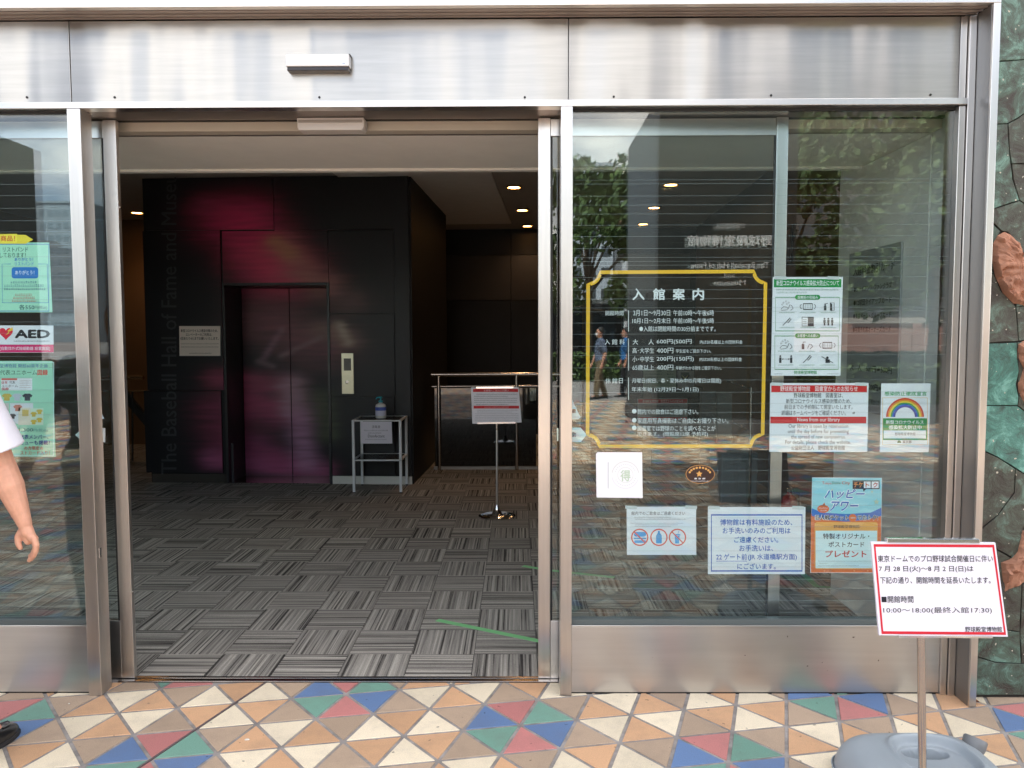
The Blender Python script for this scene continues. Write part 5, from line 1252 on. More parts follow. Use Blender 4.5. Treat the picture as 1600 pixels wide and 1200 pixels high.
MB().box(ex + Vector((-.035, -.0625, .12)), ex + Vector((.025, -.060, .25))).build('label', mat('cream_label', (.6, .58, .5), .5), fe)
# framed picture on the brown wall
wdir = (Vector((2.72, 12.0, 0)) - Vector((2.32, 4.6, 0))).normalized()
PW = Plane((2.32, 4.6), -wdir)
fp = thing('picture_frame', 'narrow black picture frame hanging on the brown wall', 'picture frame', tuple(PW.px(1232, 410)))
a = PW.uz(1226, 358); b = PW.uz(1239, 410)
u0, u1, z0, z1 = min(a[0], b[0]), max(a[0], b[0]), b[1], a[1]
MB().pbox(PW, u0, z0, u1, z1, 0.018, 0.02).build('frame', m_black, fp, bevel=0.002); MB().pbox(PW, u0 + .03, z0 + .03, u1 - .03, z1 - .03, 0.002, 0.0225).build('picture', mat('dim_picture', (.08, .06, .05), .3), fp)
# admission discount board on the stone wall
PRW = Plane((1.8515, 3.6), (0, -1, 0))      # faces the room (towards -x)
def RW(x, y): return PRW.uz(x, y)
u_a = RW(1328, 500)[0]; u_b = RW(1409, 500)[0]; zt_, zb_ = RW(1409, 378)[1], RW(1409, 655)[1]
db = thing('discount_board', 'grey admission discount board fixed to the stone wall inside the right window', 'sign', tuple(PRW.at((u_a + u_b) / 2, zb_)))
MB().pbox(PRW, min(u_a, u_b), zb_, max(u_a, u_b), zt_, 0.010, 0.012).build('board', mat('grey_acrylic_board', (0.30, 0.31, 0.31), 0.3), db, bevel=0.001)
pr = Print(db, lambda x, y, off: PRW.at(x, y, 0.012 + off), base=0.0008)
U0, U1 = (u_a, u_b)
def rt(t, f0_, f1_, zc_, h, b=.02):
    pr.text(t, U0 + (U1 - U0) * f0_, zc_ + h / 2, U0 + (U1 - U0) * f1_, zc_ - h / 2, (20, 20, 24), b)
H_ = zt_ - zb_
rt('入館料金割引カード', .10, .90, zt_ - H_ * .12, .050)
for k, t in enumerate(('●ジャイアンツ･ファンクラブ', '●12球団タイアップカード', '●東京ドーム・グループカード', '●年間予約席オーナーズカード')): rt(t, .12, .86, zt_ - H_ * (.235 + .085 * k), .032)
rt('大　人　600円⇒500円', .08, .90, zb_ + H_ * .27, .036); rt('小・中学生　200円⇒150円', .06, .90, zb_ + H_ * .16, .036); rt('※会員証をご提出ください。', .28, .80, zb_ + H_ * .07, .026, .005)
pr.done()

# ================================================================== glazed relief wall at the right
YW = 3.175
PWL = FP(YW)
rl = thing('relief_wall', 'dark green glazed stone relief wall with terracotta figures right of the steel portal', 'wall', (2.1, YW, 0))
MB().box((X_RET + 0.031, YW + 0.0095, 0.0), (14, YW + 0.11, Z_SOF + 1.2)).build('wall_bed', mat('dark_mortar', (0.02, 0.017, 0.014), 0.8), rl)
CELLS = [
    ([(1562, -60), (1640, -60), (1640, 92), (1600, 93), (1558, 97)], 0), ([(1558, 97), (1600, 93), (1640, 92), (1640, 165), (1600, 178), (1590, 185), (1575, 193), (1554, 195)], 0),
    ([(1554, 195), (1575, 193), (1578, 240), (1583, 280), (1593, 313), (1550, 332)], 0), ([(1575, 193), (1590, 185), (1600, 178), (1640, 165), (1640, 256), (1581, 256), (1578, 240)], 1),
    ([(1581, 256), (1640, 256), (1640, 330), (1600, 318), (1593, 313), (1583, 280)], 1), ([(1550, 332), (1593, 313), (1600, 318), (1640, 330), (1640, 402), (1600, 402), (1590, 400), (1585, 375), (1575, 363), (1565, 361)], 1),
    ([(1549, 335), (1564, 361), (1553, 380), (1550, 410), (1553, 427), (1545, 427)], 0), ([(1545, 427), (1553, 427), (1565, 455), (1585, 475), (1588, 480), (1592, 533), (1544, 537)], 1),
    ([(1588, 480), (1600, 478), (1640, 470), (1640, 528), (1592, 533)], 1), ([(1544, 537), (1590, 535), (1590, 560), (1593, 580), (1588, 600), (1592, 620), (1590, 634), (1541, 634)], 2),
    ([(1541, 634), (1590, 634), (1600, 642), (1640, 650), (1640, 755), (1600, 740), (1560, 715), (1539, 698)], 2), ([(1539, 698), (1560, 715), (1587, 733), (1585, 770), (1560, 805), (1533, 838)], 1),
    ([(1587, 733), (1600, 740), (1640, 755), (1640, 830), (1600, 825), (1590, 860), (1580, 870), (1560, 860), (1533, 840), (1560, 805), (1585, 770)], 1),
    ([(1533, 840), (1563, 862), (1580, 872), (1570, 925), (1597, 912), (1594, 988), (1529, 975)], 1), ([(1529, 975), (1594, 988), (1596, 1037), (1555, 1035), (1528, 1022)], 0),
    ([(1528, 1022), (1555, 1035), (1596, 1037), (1640, 1038), (1640, 1103), (1524, 1103)], 0), ([(1597, 912), (1640, 905), (1640, 1038), (1596, 1037), (1594, 988)], 1),
    ([(1590, 535), (1640, 528), (1640, 650), (1600, 642), (1590, 634), (1592, 620)], 1), ([(1592, 402), (1640, 402), (1640, 470), (1600, 478), (1588, 480)], 1), ([(1600, 825), (1640, 830), (1640, 905), (1597, 912), (1575, 925), (1580, 872)], 1)]
xl = X_RET + 0.033
def stone(poly, m, root, th=0.007, gap=0.0017):
    c = [sum(p[0] for p in poly) / len(poly), sum(p[1] for p in poly) / len(poly)]
    # densify and inset
    P = []
    for i, p in enumerate(poly):
        q = poly[(i + 1) % len(poly)]; L_ = math.hypot(q[0] - p[0], q[1] - p[1]); n_ = max(1, int(L_ / 0.03))
        for k in range(n_): P.append((p[0] + (q[0] - p[0]) * k / n_, p[1] + (q[1] - p[1]) * k / n_))
    area = sum(P[i][0] * P[(i + 1) % len(P)][1] - P[(i + 1) % len(P)][0] * P[i][1] for i in range(len(P)))
    sg = 1 if area > 0 else -1
    def inset(pts, d):
        out = []
        for i, p in enumerate(pts):
            a, b = pts[i - 1], pts[(i + 1) % len(pts)]; dx, dy = b[0] - a[0], b[1] - a[1]; l_ = math.hypot(dx, dy) or 1
            w_ = noise.noise(Vector((p[0] * 30, p[1] * 30, 0))) * 0.0012
            out.append((p[0] - dy / l_ * (d + w_) * sg, p[1] + dx / l_ * (d + w_) * sg))
        return out
    lv = [(gap, 0.0), (gap + .0003, -0.8 * th), (gap + 0.0018, -th), ]
    mb = MB(); n_ = len(P)
    rings = [inset(P, d) for d, _ in lv]
    for (d, h), rg in zip(lv, rings):
        for u, z in rg: mb.v.append(PWL.at(u, z, -0.007 - h + (0.003 * noise.noise(Vector((u * 8, z * 8, 2))) if h < -0.005 else 0)))
    for i in range(2):
        for k in range(n_): j = (k + 1) % n_; mb.f.append([i * n_ + k, i * n_ + j, (i + 1) * n_ + j, (i + 1) * n_ + k]); mb.m.append(0)
    mb.f.append([2 * n_ + k for k in range(n_)]); mb.m.append(0)
    return mb.build('stone', m, root, smooth=True)
for poly, mi in CELLS:
    uvp = []
    for x, y in poly:
        u, z = PWL.uz(x, y); uvp.append((u, max(z, 0.012)))
    um = min(p[0] for p in uvp)
    edge = {1562, 1558, 1554, 1550, 1549, 1545, 1544, 1541, 1539, 1533, 1529, 1528, 1524}
    uvp = [(max(xl, u) if x not in edge else xl, z) for (u, z), (x, y) in zip(uvp, poly)]
    stone(uvp, m_stone[mi], rl)
# stones further right, outside the frame
xr0 = PWL.uz(1640, 600)[0] + 0.012
rr = random.Random(3); gx = [xr0 + 0.30 * k for k in range(9)]; gz = [0.012 + 0.29 * k for k in range(11)]
J = {(i, j): (gx[i] + (rr.uniform(-.07, .07) if 0 < i else 0.0), gz[j] + (rr.uniform(-.07, .07) if j else 0)) for i in range(9) for j in range(11)}
for i in range(8):
    for j in range(10): stone([J[(i, j)], J[(i + 1, j)], J[(i + 1, j + 1)], J[(i, j + 1)]], m_stone[rr.choice((0, 1, 1, 2))], rl)
# terracotta figures
def clay(poly, height, seed):
    pts = [PWL.uz(*p) for p in poly]; P = []
    for i, p in enumerate(pts):
        q = pts[(i + 1) % len(pts)]; L_ = math.hypot(q[0] - p[0], q[1] - p[1]); n_ = max(1, int(L_ / 0.012))
        for k in range(n_): P.append((p[0] + (q[0] - p[0]) * k / n_, p[1] + (q[1] - p[1]) * k / n_))
    cu, cz = sum(p[0] for p in P) / len(P), sum(p[1] for p in P) / len(P); mb = MB(); n_ = len(P); K = 9
    for i in range(K):
        s_ = 1 - i / K
        for u, z in P:
            uu, zz_ = cu + (u - cu) * s_, cz + (z - cz) * s_
            h = height * (1 - s_ ** 4) ** .6
            c3 = noise.cell(Vector((uu * 26 + seed, zz_ * 20, seed))) * 0.014 + abs(noise.noise(Vector((uu * 22, zz_ * 34, seed)))) * 0.022
            mb.v.append(PWL.at(uu, zz_, -0.004 + h + (c3 if i else 0)))
    for i in range(K - 1):
        for k in range(n_): j = (k + 1) % n_; mb.f.append([i * n_ + k, i * n_ + j, (i + 1) * n_ + j, (i + 1) * n_ + k]); mb.m.append(0)
    mb.f.append([(K - 1) * n_ + k for k in range(n_)]); mb.m.append(0)
    return mb.build('clay_figure', m_bronze, rl)
clay([(1553, 380), (1559, 368), (1570, 362), (1579, 366), (1586, 380), (1591, 402), (1602, 400), (1625, 405), (1640, 440), (1620, 478), (1600, 478), (1584, 474), (1568, 458), (1556, 432), (1551, 408)], 0.035, 1)
clay([(1591, 537), (1610, 528), (1635, 560), (1630, 640), (1606, 640), (1593, 620), (1591, 600), (1599, 575), (1591, 560)], 0.035, 4)
clay([(1563, 879), (1580, 873), (1590, 862), (1597, 830), (1615, 818), (1635, 860), (1625, 900), (1598, 912), (1582, 921), (1571, 925), (1566, 905)], 0.03, 8)

# ================================================================== the man at the left edge
def capsule(mb, p, q, r0, r1, seg=14, rings=4):
    p, q = Vector(p), Vector(q); t = (q - p).normalized(); a = t.orthogonal().normalized(); b = t.cross(a); k = len(mb.v); rows = []
    for i in range(rings + 1):
        an = math.pi / 2 * (1 - i / rings); rows.append((p - t * r0 * math.sin(an), r0 * math.cos(an)))
    for i in range(rings + 1):
        an = math.pi / 2 * (i / rings); rows.append((q + t * r1 * math.sin(an), r1 * math.cos(an)))
    for c, r_ in rows:
        for s_ in range(seg):
            an = 2 * math.pi * s_ / seg; mb.v.append(c + (a * math.cos(an) + b * math.sin(an)) * max(r_, 1e-4))
    for i in range(len(rows) - 1):
        for s_ in range(seg):
            j = (s_ + 1) % seg; mb.f.append([k + i * seg + s_, k + i * seg + j, k + (i + 1) * seg + j, k + (i + 1) * seg + s_]); mb.m.append(0)
def ellip(mb, c, rx, ry, rz, seg=18, rings=12):
    c = Vector(c); k = len(mb.v)
    for i in range(rings + 1):
        th_ = math.pi * i / rings
        for s_ in range(seg):
            an = 2 * math.pi * s_ / seg; mb.v.append(c + Vector((rx * max(math.sin(th_), 1e-3) * math.cos(an), ry * max(math.sin(th_), 1e-3) * math.sin(an), rz * math.cos(th_))))
    for i in range(rings):
        for s_ in range(seg):
            j = (s_ + 1) % seg; mb.f.append([k + i * seg + s_, k + (i + 1) * seg + s_, k + (i + 1) * seg + j, k + i * seg + j]); mb.m.append(0)
def remeshed(mb, name, m, parent, voxel, smooth=6):
    off = wloc(parent); me = mb.mesh(name, m, off); o = bpy.data.objects.new(name, me); COL.objects.link(o)
    md = o.modifiers.new('r', 'REMESH'); md.mode = 'VOXEL'; md.voxel_size = voxel; md.use_smooth_shade = True
    if smooth: s_ = o.modifiers.new('s', 'SMOOTH'); s_.iterations = smooth; s_.factor = 0.5
    dg = bpy.context.evaluated_depsgraph_get(); nm = bpy.data.meshes.new_from_object(o.evaluated_get(dg)); bpy.data.objects.remove(o)
    nm.materials.clear(); nm.materials.append(m); nm.shade_smooth(); return link(name, nm, parent)
def person(origin, face, label, shirt, trouser, arms=None, voxel=0.008, detailed=False, group=None, stride=0.12, mask=False):
    """standing walking figure; local frame: x right, y forward; face = rotation about z"""
    O = Vector(origin); M = Matrix.Rotation(face, 3, 'Z')
    T = lambda x, y, z: O + M @ Vector((x, y, z))
    root = thing('person', label, 'person', tuple(O), group)
    b = MB(); S = stride
    ankle = {1: (0.10, S, 0.085), -1: (-0.10, -S, 0.10)}; knee = {1: (0.10, S * .75, 0.50), -1: (-0.10, -S * .25 + .03, 0.50)}; hip = {1: (0.09, 0, 0.92), -1: (-0.09, 0, 0.92)}
    for s_ in (1, -1):
        capsule(b, T(*hip[s_]), T(*knee[s_]), .082, .055); capsule(b, T(*knee[s_]), T(*ankle[s_]), .055, .036)
        capsule(b, T(*ankle[s_]), T(ankle[s_][0], ankle[s_][1] + .10, .05), .034, .03)
    capsule(b, T(-.06, 0, .95), T(.06, 0, .95), .115, .115); capsule(b, T(0, 0, .98), T(0, .005, 1.20), .125, .12); capsule(b, T(-.09, 0, 1.26), T(.09, 0, 1.26), .105, .105)
    capsule(b, T(-.155, 0, 1.38), T(.155, 0, 1.38), .052, .052); capsule(b, T(0, 0, 1.38), T(0, .02, 1.50), .058, .055)
    ellip(b, T(0, .025, 1.60), .075, .092, .115); capsule(b, T(0, .06, 1.53), T(0, .075, 1.52), .05, .04)
    capsule(b, T(0, .112, 1.60), T(0, .124, 1.575), .009, .014); ellip(b, T(.077, .01, 1.59), .012, .018, .03); ellip(b, T(-.077, .01, 1.59), .012, .018, .03)
    capsule(b, T(-.02, .108, 1.545), T(.02, .108, 1.545), .008, .008)
    arms = arms or {1: [T(.185, 0, 1.37), T(.235, -.04, 1.10), T(.245, .03, .86)], -1: [T(-.185, 0, 1.37), T(-.235, .03, 1.10), T(-.24, .13, .87)]}
    for s_ in (1, -1):
        sh_, eb, wr = arms[s_][:3]; fa = .047 if detailed else .043; capsule(b, sh_, eb, .050, .044); capsule(b, eb, eb.lerp(wr, .35), .045, fa); capsule(b, eb.lerp(wr, .3), eb.lerp(wr, .72), fa, .034); capsule(b, eb.lerp(wr, .7), wr, .034, .0245)
        if len(arms[s_]) > 3:
            for ch_ in arms[s_][3]:
                for (p, q, r0, r1) in ch_: capsule(b, p, q, r0, r1, 12, 3)
        else:
            d = (wr - eb).normalized(); pl_ = wr + d * .085
            capsule(b, wr, pl_, .026, .034); side = M @ Vector((0, 1, 0))
            for f_ in range(4):
                base = pl_ + side * (.026 - f_ * .017); L_ = (.075, .085, .08, .062)[f_]
                mid_ = base + (d * .6 - M @ Vector((s_, 0, 0)) * .12).normalized() * L_ * .5; capsule(b, base, mid_, .0095, .0088, 8, 2); capsule(b, mid_, mid_ + (d - M @ Vector((s_, 0, 0)) * .5).normalized() * L_ * .5, .0088, .0075, 8, 2)
            tb_ = wr + d * .03 + side * .022; capsule(b, tb_, tb_ + (d + side * .7).normalized() * .035, .012, .010, 8, 2); capsule(b, tb_ + (d + side * .7).normalized() * .035, tb_ + (d + side * .7).normalized() * .035 + (d + side * .1).normalized() * .03, .010, .008, 8, 2)
    body = remeshed(b, 'body', m_skin, root, voxel, 2 if detailed else 4)
    for s_ in (1, -1):
        MB_ = MB(); ellip(MB_, T(.028 * s_, .108, 1.612), .011, .008, .007, 10, 8); MB_.build('eye', m_black, body, smooth=True)
    h = MB(); ellip(h, T(0, .0, 1.635), .086, .102, .098); hair = remeshed(h, 'hair', m_hair, root, .008, 2)
    # shirt
    s = MB(); capsule(s, T(-.06, 0, .93), T(.06, 0, .93), .132, .132); capsule(s, T(0, 0, .98), T(0, .005, 1.2), .148, .142); capsule(s, T(-.09, 0, 1.26), T(.09, 0, 1.26), .122, .122); capsule(s, T(-.150, 0, 1.375), T(.150, 0, 1.375), .066, .066); capsule(s, T(0, 0, 1.40), T(0, .01, 1.44), .072, .066)
    for s_ in (1, -1):
        sh_, eb = arms[s_][0], arms[s_][1]; hem = sh_.lerp(eb, .80); 
        if detailed: s.tube([sh_, sh_.lerp(hem, .5), hem], [.066, .076, .092], 28)
        else: capsule(s, sh_, hem, .068, .066)
    remeshed(s, 'shirt', shirt, root, max(voxel, .005), 5)
    t = MB()
    capsule(t, T(-.07, 0, .90), T(.07, 0, .90), .128, .128)
    for s_ in (1, -1): capsule(t, T(*hip[s_]), T(*knee[s_]), .105, .082); capsule(t, T(*knee[s_]), T(ankle[s_][0], ankle[s_][1] - .005, ankle[s_][2] + .0), .082, .066)
    remeshed(t, 'trousers', trouser, root, max(voxel, .006), 4)
    if mask:
        q = MB(); ellip(q, T(0, .085, 1.548), .052, .045, .045); q.build('face_mask', m_white_plastic, root, smooth=True)
    for s_ in (1, -1):      # shoes, lofted
        ax_, ay_ = ankle[s_][0], ankle[s_][1]; spl = R(-7 * s_) if not detailed else R(-2 * s_)
        def Sx(u, v, z): return T(ax_ + u * math.cos(spl) - (v) * math.sin(spl) * -0 + v * math.sin(-spl), ay_ + v * math.cos(spl), z)
        secs = [(-.070, .024, .050), (-.062, .034, .072), (-.03, .038, .088), (.01, .039, .092), (.05, .043, .080), (.09, .048, .064), (.13, .050, .053), (.16, .045, .046), (.185, .033, .038), (.198, .016, .028)]
        m = MB(); NS = 20
        for v, w_, hh in secs:
            for k in range(NS):
                an = 2 * math.pi * k / NS; c_, n_ = math.cos(an), math.sin(an)
                m.v.append(Sx(w_ * math.copysign(abs(c_) ** .8, c_), v, .016 + max(0, n_) ** .9 * (hh - .012) - (max(0, -n_)) * .004))
        for i in range(len(secs) - 1):
            for k in range(NS): j = (k + 1) % NS; m.f.append([i * NS + k, i * NS + j, (i + 1) * NS + j, (i + 1) * NS + k]); m.m.append(0)
        m.f.append(list(range(NS))); m.f.append([(len(secs) - 1) * NS + k for k in range(NS)]); m.m += [0, 0]
        so = m.build('shoe', m_leather, root, smooth=True)
        ring = [(-w_ - .004, v) for v, w_, _ in secs] + [(w_ + .004, v) for v, w_, _ in reversed(secs)]
        ring[9] = (-.012, .204); ring[10] = (.012, .204)
        MB().prism([Sx(u, v, .018) for u, v in ring], [Sx(u, v, .001) for u, v in ring]).build('sole', m_sole, so, bevel=0.002)
        if detailed:
            ap = [Sx(.030 * math.cos(a), .105 + .062 * math.sin(a), .016 + .052 + .004 * math.cos(a) ** 2 - .20 * max(0, .062 * math.sin(a)) - .012 * abs(math.cos(a))) for a in [math.pi * k / 14 for k in range(15)]]
            MB().tube(ap, .0028, 6).build('apron_seam', m_leather, so, smooth=True)
            MB().tube([Sx(x, .058 + .012 * (1 - (x / .04) ** 2), .016 + .066 - .034 * (x / .044) ** 2) for x in (-.04, -.03, -.02, -.01, 0, .01, .02, .03, .04)], .004, 6).build('strap', m_leather, so, smooth=True)
    return root
YA = 2.74
PA = FP(YA)
def A(x, y, off=0.0): return PA.px(x, y, off)
sh_, eb, wr = A(-58, 590), A(4, 730), A(38.5, 818)
hand = []
mcp = [(57, 843, .012), (54, 846, .004), (49, 848, -.006), (43, 849, -.014)]
palm = [(wr, A(43, 832), .021, .023), (A(44, 830), A(53, 841, .006), .019, .015), (A(41, 832), A(49, 844, -.018), .018, .014), (A(38, 832), A(44, 846), .019, .013)]
hand.append(palm)
hand.append([(A(56, 840, .010), A(60.5, 850, .014), .0118, .0112), (A(60.5, 850, .014), A(59, 860.5, .014), .0110, .0102), (A(59, 860.5, .014), A(55.5, 868, .010), .0100, .0082)])
hand.append([(A(53.5, 843, .000), A(57, 854, .002), .0118, .0112), (A(57, 854, .002), A(54, 866, .002), .0108, .0100), (A(54, 866, .002), A(48.5, 874, .0), .0098, .0080)])
hand.append([(A(50.5, 844, -.012), A(53, 857, -.014), .0115, .0106), (A(53, 857, -.014), A(48.5, 869, -.014), .0104, .0095), (A(48.5, 869, -.014), A(41.5, 877.5, -.014), .0092, .0074)])
hand.append([(A(47, 845, -.022), A(49, 857, -.026), .0104, .0098), (A(49, 857, -.026), A(45, 866.5, -.026), .0095, .0086), (A(45, 866.5, -.026), A(40, 872, -.024), .0082, .0068)])
hand.append([(A(35.5, 827, -.002), A(29.5, 838, .004), .0145, .0125), (A(29.5, 838, .004), A(30, 848, .006), .0120, .0108), (A(30, 848, .006), A(33.5, 855.5, .006), .0106, .0084)])
Mo = Vector((-2.10, 2.645, 0))
arms = {1: [Vector((-1.915, 2.68, 1.375)), eb, wr, hand], -1: [Vector((-2.34, 2.635, 1.37)), Vector((-2.38, 2.69, 1.10)), Vector((-2.33, 2.90, .87))]}
person(Mo + Vector((0.02, 0, 0)), R(-3), 'man in a white short sleeved shirt and black trousers cut off by the left edge', m_shirt, m_trouser, arms, voxel=0.0031, detailed=True, stride=0.06)

# ================================================================== what the glass and the steel mirror: the plaza behind
ma = mat('grey_shirt', (0.12, 0.15, 0.22), .85); mb2 = mat('khaki_trousers', (0.20, 0.15, 0.09), .85)
person((2.0, -12.0, 0), R(80), 'passer-by in grey shirt and face mask, seen mirrored in the glass', ma, mb2, voxel=0.018, stride=0.14, mask=True, group='passers-by on the plaza')
person((2.7, -12.6, 0), R(95), 'passer-by in blue shirt, seen mirrored in the glass', mat('blue_shirt', (0.03, 0.16, 0.40), .85), m_trouser, voxel=0.018, stride=0.10, group='passers-by on the plaza')
MY = 2 * YG
def block(name, label, x0, x1, y0, y1, h, m):
    t = thing(name, label, 'pillar', ((x0 + x1) / 2, y0, 0)); MB().box((x0, y0, 0.25), (x1, y1, h)).build('shaft', m, t, bevel=0.01); MB().box((x0 - .03, y0 - .03, -0.002), (x1 + .03, y1 + .03, .249)).build('plinth', m_gray, t, bevel=0.01); return t
pA = block('name_pillar', 'dark stone pillar with museum name standing on the plaza opposite the entrance', 2.1, 4.15, -8.3, -5.13, 5.05, m_darkpillar)
pB = block('dark_wall_pillar', 'long dark pillar on the left side of the plaza opposite the entrance', -10.6, -9.2, -8.4, -2.0, 5.1, m_darkpillar)
PN = Plane((0, -5.12), (-1, 0, 0))
mat('pillar_lettering', (0.8, 0.8, 0.78), 0.5)
pr = Print(pA, lambda x, y, off: PN.at(x, y, off), base=0.002)
VD = MY + 5.12
def mz(y_): return 1.53 + (521 - y_) / 1206 * VD
def mx_(x_): return -((x_ - 806) / 1206 * VD)
PL_ = ('pillar_lettering',)
pr.text('公益財団法人', mx_(1158), mz(349), mx_(1112), mz(357), PL_, .0)
pr.text('野球殿堂博物館', mx_(1200), mz(367), mx_(1070), mz(384), PL_, .03); pr.text('The Baseball Hall of Fame', mx_(1196), mz(409), mx_(1075), mz(418), PL_, .01); pr.text('and', mx_(1143), mz(426), mx_(1127), mz(432), PL_, .01); pr.text('Museum', mx_(1160), mz(436), mx_(1112), mz(444), PL_, .01)
pr.done()
# trees
def tree(x, y, h, rad, label, seed, n=2600, leaf_=0.11, crown0=.35):
    rr = random.Random(seed); t = thing('tree', label, 'tree', (x, y, 0), 'plaza trees')
    b = MB(); top = h * .62; b.tube([(x, y, -.01), (x + .05, y, h * .3), (x - .05, y + .05, top)], [.16, .12, .05], 10)
    cl = []
    for k in range(11):
        a = rr.uniform(0, 6.28); z = h * rr.uniform(.35, .9); r_ = rad * math.sqrt(max(.1, 1 - ((z - h * .62) / (h * .42)) ** 2)) * rr.uniform(.35, .85)
        p = Vector((x + math.cos(a) * r_, y + math.sin(a) * r_, z)); cl.append((p, rad * rr.uniform(.28, .5)))
        b.tube([(x, y, h * rr.uniform(.25, .45)), ((x + p.x) / 2, (y + p.y) / 2, p.z * .8), p], [.06, .035, .012], 6)
    cl.append((Vector((x, y, h * .8)), rad * .5))
    b.build('trunk', m_bark, t, smooth=True)
    c = MB()
    for k in range(n):
        p0, r_ = rr.choice(cl); v = Vector((rr.gauss(0, 1), rr.gauss(0, 1), rr.gauss(0, .8))); v = v.normalized() * r_ * rr.random() ** .4; p = p0 + v
        a = Vector((rr.gauss(0, 1), rr.gauss(0, 1), rr.gauss(0, 1))).normalized(); b2_ = a.orthogonal().normalized(); s_ = leaf_ * rr.uniform(.7, 1.4)
        c.face([p - a * s_, p + b2_ * s_ * .5, p + a * s_, p - b2_ * s_ * .5])
    c.build('crown', m_foliage, t, fix=False); return t
tree(2.6, -22, 8.4, 2.5, 'leafy street tree across the plaza, nearest to the bus', 3, 3800, .15)
tree(11.5, -15, 8.6, 3.6, 'broad leafy tree right of the dark name pillar', 5, 9000, .15)
tree(9.2, -20, 8.6, 3.2, 'smaller leafy tree behind the broad one', 8, 7000, .17)
tree(15.5, -21, 9.5, 3.8, 'tallest leafy tree at the right end of the hedge', 9, 8000, .17)
tree(-12, -26, 6, 2.2, 'small round tree on the far left of the plaza', 11, 1800, .15)
# hedge, pink wall, bus, far buildings
hd = MB(); rr = random.Random(5)
for k in range(9000):
    p = Vector((rr.uniform(1.0, 18), -19.4 + rr.uniform(-.5, .5), rr.uniform(.05, .95))); a = Vector((rr.gauss(0, 1), rr.gauss(0, 1), rr.gauss(0, 1))).normalized(); b2_ = a.orthogonal().normalized(); hd.face([p - a * .09, p + b2_ * .05, p + a * .09, p - b2_ * .05])
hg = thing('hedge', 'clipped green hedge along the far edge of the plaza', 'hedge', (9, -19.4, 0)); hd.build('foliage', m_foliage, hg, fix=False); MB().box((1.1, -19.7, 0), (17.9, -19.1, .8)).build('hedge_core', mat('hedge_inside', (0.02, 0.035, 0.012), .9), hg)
h2 = thing('hedge', 'clipped hedge in a low planter right of the dark name pillar', 'hedge', (10, -7.2, 0)); hd = MB()
for k in range(9000):
    p = Vector((rr.uniform(4.4, 15.5), -7.2 + rr.uniform(-.5, .5), rr.uniform(.3, 1.0))); a = Vector((rr.gauss(0, 1), rr.gauss(0, 1), rr.gauss(0, 1))).normalized(); b2_ = a.orthogonal().normalized(); hd.face([p - a * .06, p + b2_ * .035, p + a * .06, p - b2_ * .035])
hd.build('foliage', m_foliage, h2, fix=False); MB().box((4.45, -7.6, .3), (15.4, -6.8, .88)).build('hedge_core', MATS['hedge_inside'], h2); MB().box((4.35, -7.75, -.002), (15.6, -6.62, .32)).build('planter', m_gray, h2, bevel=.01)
pw = thing('pink_wall', 'low pink rendered building with pilasters behind the hedge', 'building', (16, -27, 0))
m_pink = mat('pink_render', (0.50, 0.26, 0.20), .85, var=.06)
MB().box((7.5, -27.5, 0), (34, -27, 2.0)).build('wall', m_pink, pw); MB().box((7.4, -27.6, 2.0), (34.1, -26.9, 2.25)).build('coping', mat('pale_stone', (.55, .5, .44), .8), pw)
for k in range(9): MB().box((8 + k * 3, -26.98, 0), (8.4 + k * 3, -26.9, 2.0)).build('pilaster', m_pink, pw)
bus = thing('parked_bus', 'dark bus with pale roof stopped beyond the plaza', 'bus', (-.5, -24, 0))
MB().box((-5.5, -26.3, .4), (4.2, -23.9, 2.75)).build('body', mat('dark_bus_paint', (0.03, 0.03, 0.035), .25), bus, bevel=.08); MB().box((-5.4, -26.2, 2.752), (4.1, -24.0, 2.95)).build('roof', m_white_plastic, bus, bevel=.05)
for k in range(5): MB().box((-5.2 + k * 1.85, -23.895, 1.35), (-3.55 + k * 1.85, -23.87, 2.35)).build('window', m_glassblue, bus)
for x in (-3.8, 2.6): MB().lathe((x, -23.85, .48), [(.48, 0), (.48, .25), (.2, .27)], 20, 'Y').build('wheel', m_black, bus)
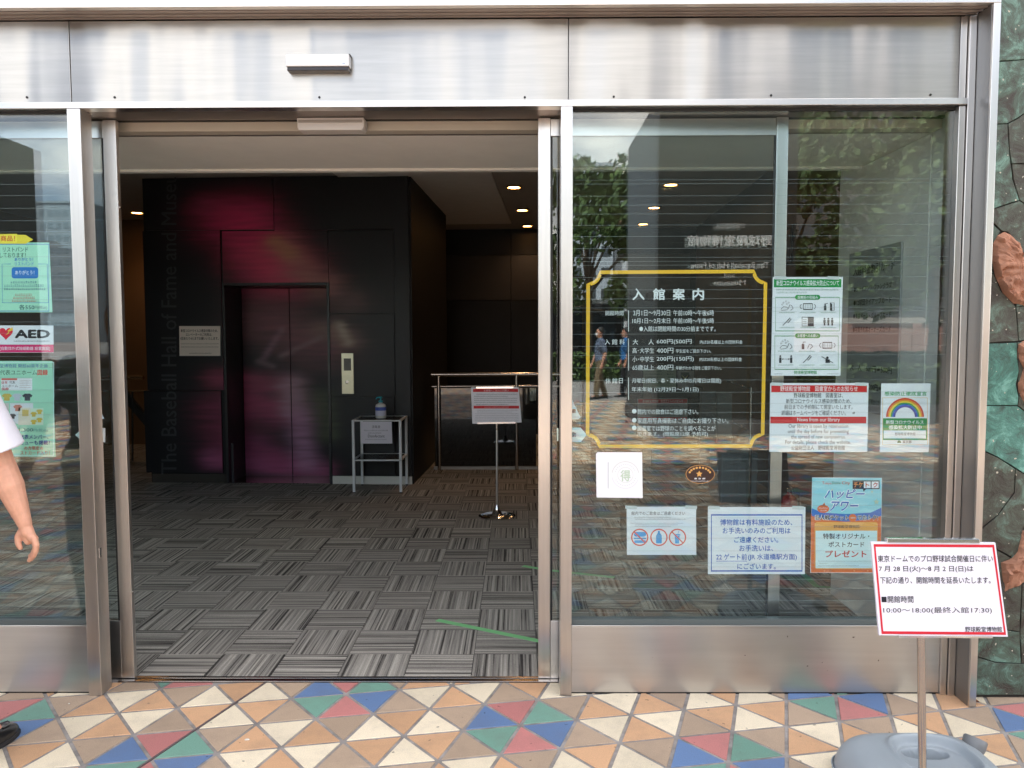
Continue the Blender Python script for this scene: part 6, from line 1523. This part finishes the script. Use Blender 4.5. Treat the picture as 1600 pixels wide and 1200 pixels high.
def tower(x0, x1, y, h, label, m, win, name='office_building', cols=6, floor=3.2, dep_=12):
    t = thing(name, label, 'building', ((x0 + x1) / 2, y, 0)); MB().box((x0, y - dep_, 0), (x1, y, h)).build('wall', m, t); MB().box((x0 - .3, y - dep_ - .3, h), (x1 + .3, y + .3, h + .5)).build('parapet', m, t)
    w_ = (x1 - x0) / cols; me = MB().box((-w_ * .32, -.05, 0), (w_ * .32, .03, floor * .5)).mesh('window', win)
    k = 0
    for f_ in range(1, int(h / floor)):
        for c in range(cols):
            if k > 250: break
            link('window', me, t, Vector((x0 + w_ * (c + .5) - (x0 + x1) / 2, .0, f_ * floor + .6))); k += 1
    return t
m_white_b = mat('white_building_tile', (.62, .64, .66), .6); m_grey_b = mat('grey_building_tile', (.40, .44, .48), .6)
t1 = tower(15.6, 32, -118, 21, 'white apartment block with small windows and a water tank on its roof', m_white_b, m_glassblue)
MB().lathe((18.4, -121, 25.2), [(1.4, 0), (1.5, .4), (1.5, 2.6), (1.2, 3.2)], 20).build('water_tank', mat('cream_tank', (.7, .66, .5), .6), t1, smooth=True)
for a in range(6): MB().tube([(18.4 + 1.3 * math.cos(a), -121 + 1.3 * math.sin(a), 21.5), (18.4 + 1.3 * math.cos(a), -121 + 1.3 * math.sin(a), 25.2)], .1, 6).build('tank_leg', m_gray, t1)
MB().box((15.6, -117.9, 17.6), (19.2, -117.7, 20.8)).build('sign_band', mat('brown_sign', (.22, .13, .07), .6), t1)
tower(8, 14.6, -112, 27, 'tall grey block left of the white one', m_grey_b, m_glassblue, cols=3)
tower(-128, -112, -195, 36, 'distant blue grey office tower with ribbed front', mat('teal_grey_tile', (.30, .37, .41), .5), mat('teal_window', (.22, .29, .33), .4), cols=8)
tower(-110, -102, -215, 48, 'taller distant glass tower behind the plaza', mat('pale_blue_tower', (.34, .46, .52), .35), m_glassblue, cols=4)
tower(-96, -70, -180, 22, 'wide low office block far behind the plaza on the left', mat('blue_grey_tile', (.22, .27, .31), .5), mat('dull_window', (.16, .20, .24), .4), cols=10)
tower(34, 74, -90, 34, 'wide dark block added behind the right trees to keep mirrored sky out', mat('dark_brown_backing', (.09, .08, .07), .7), m_glassblue, cols=9)  # added dark mass, keeps sky patches out of the mirrored trees
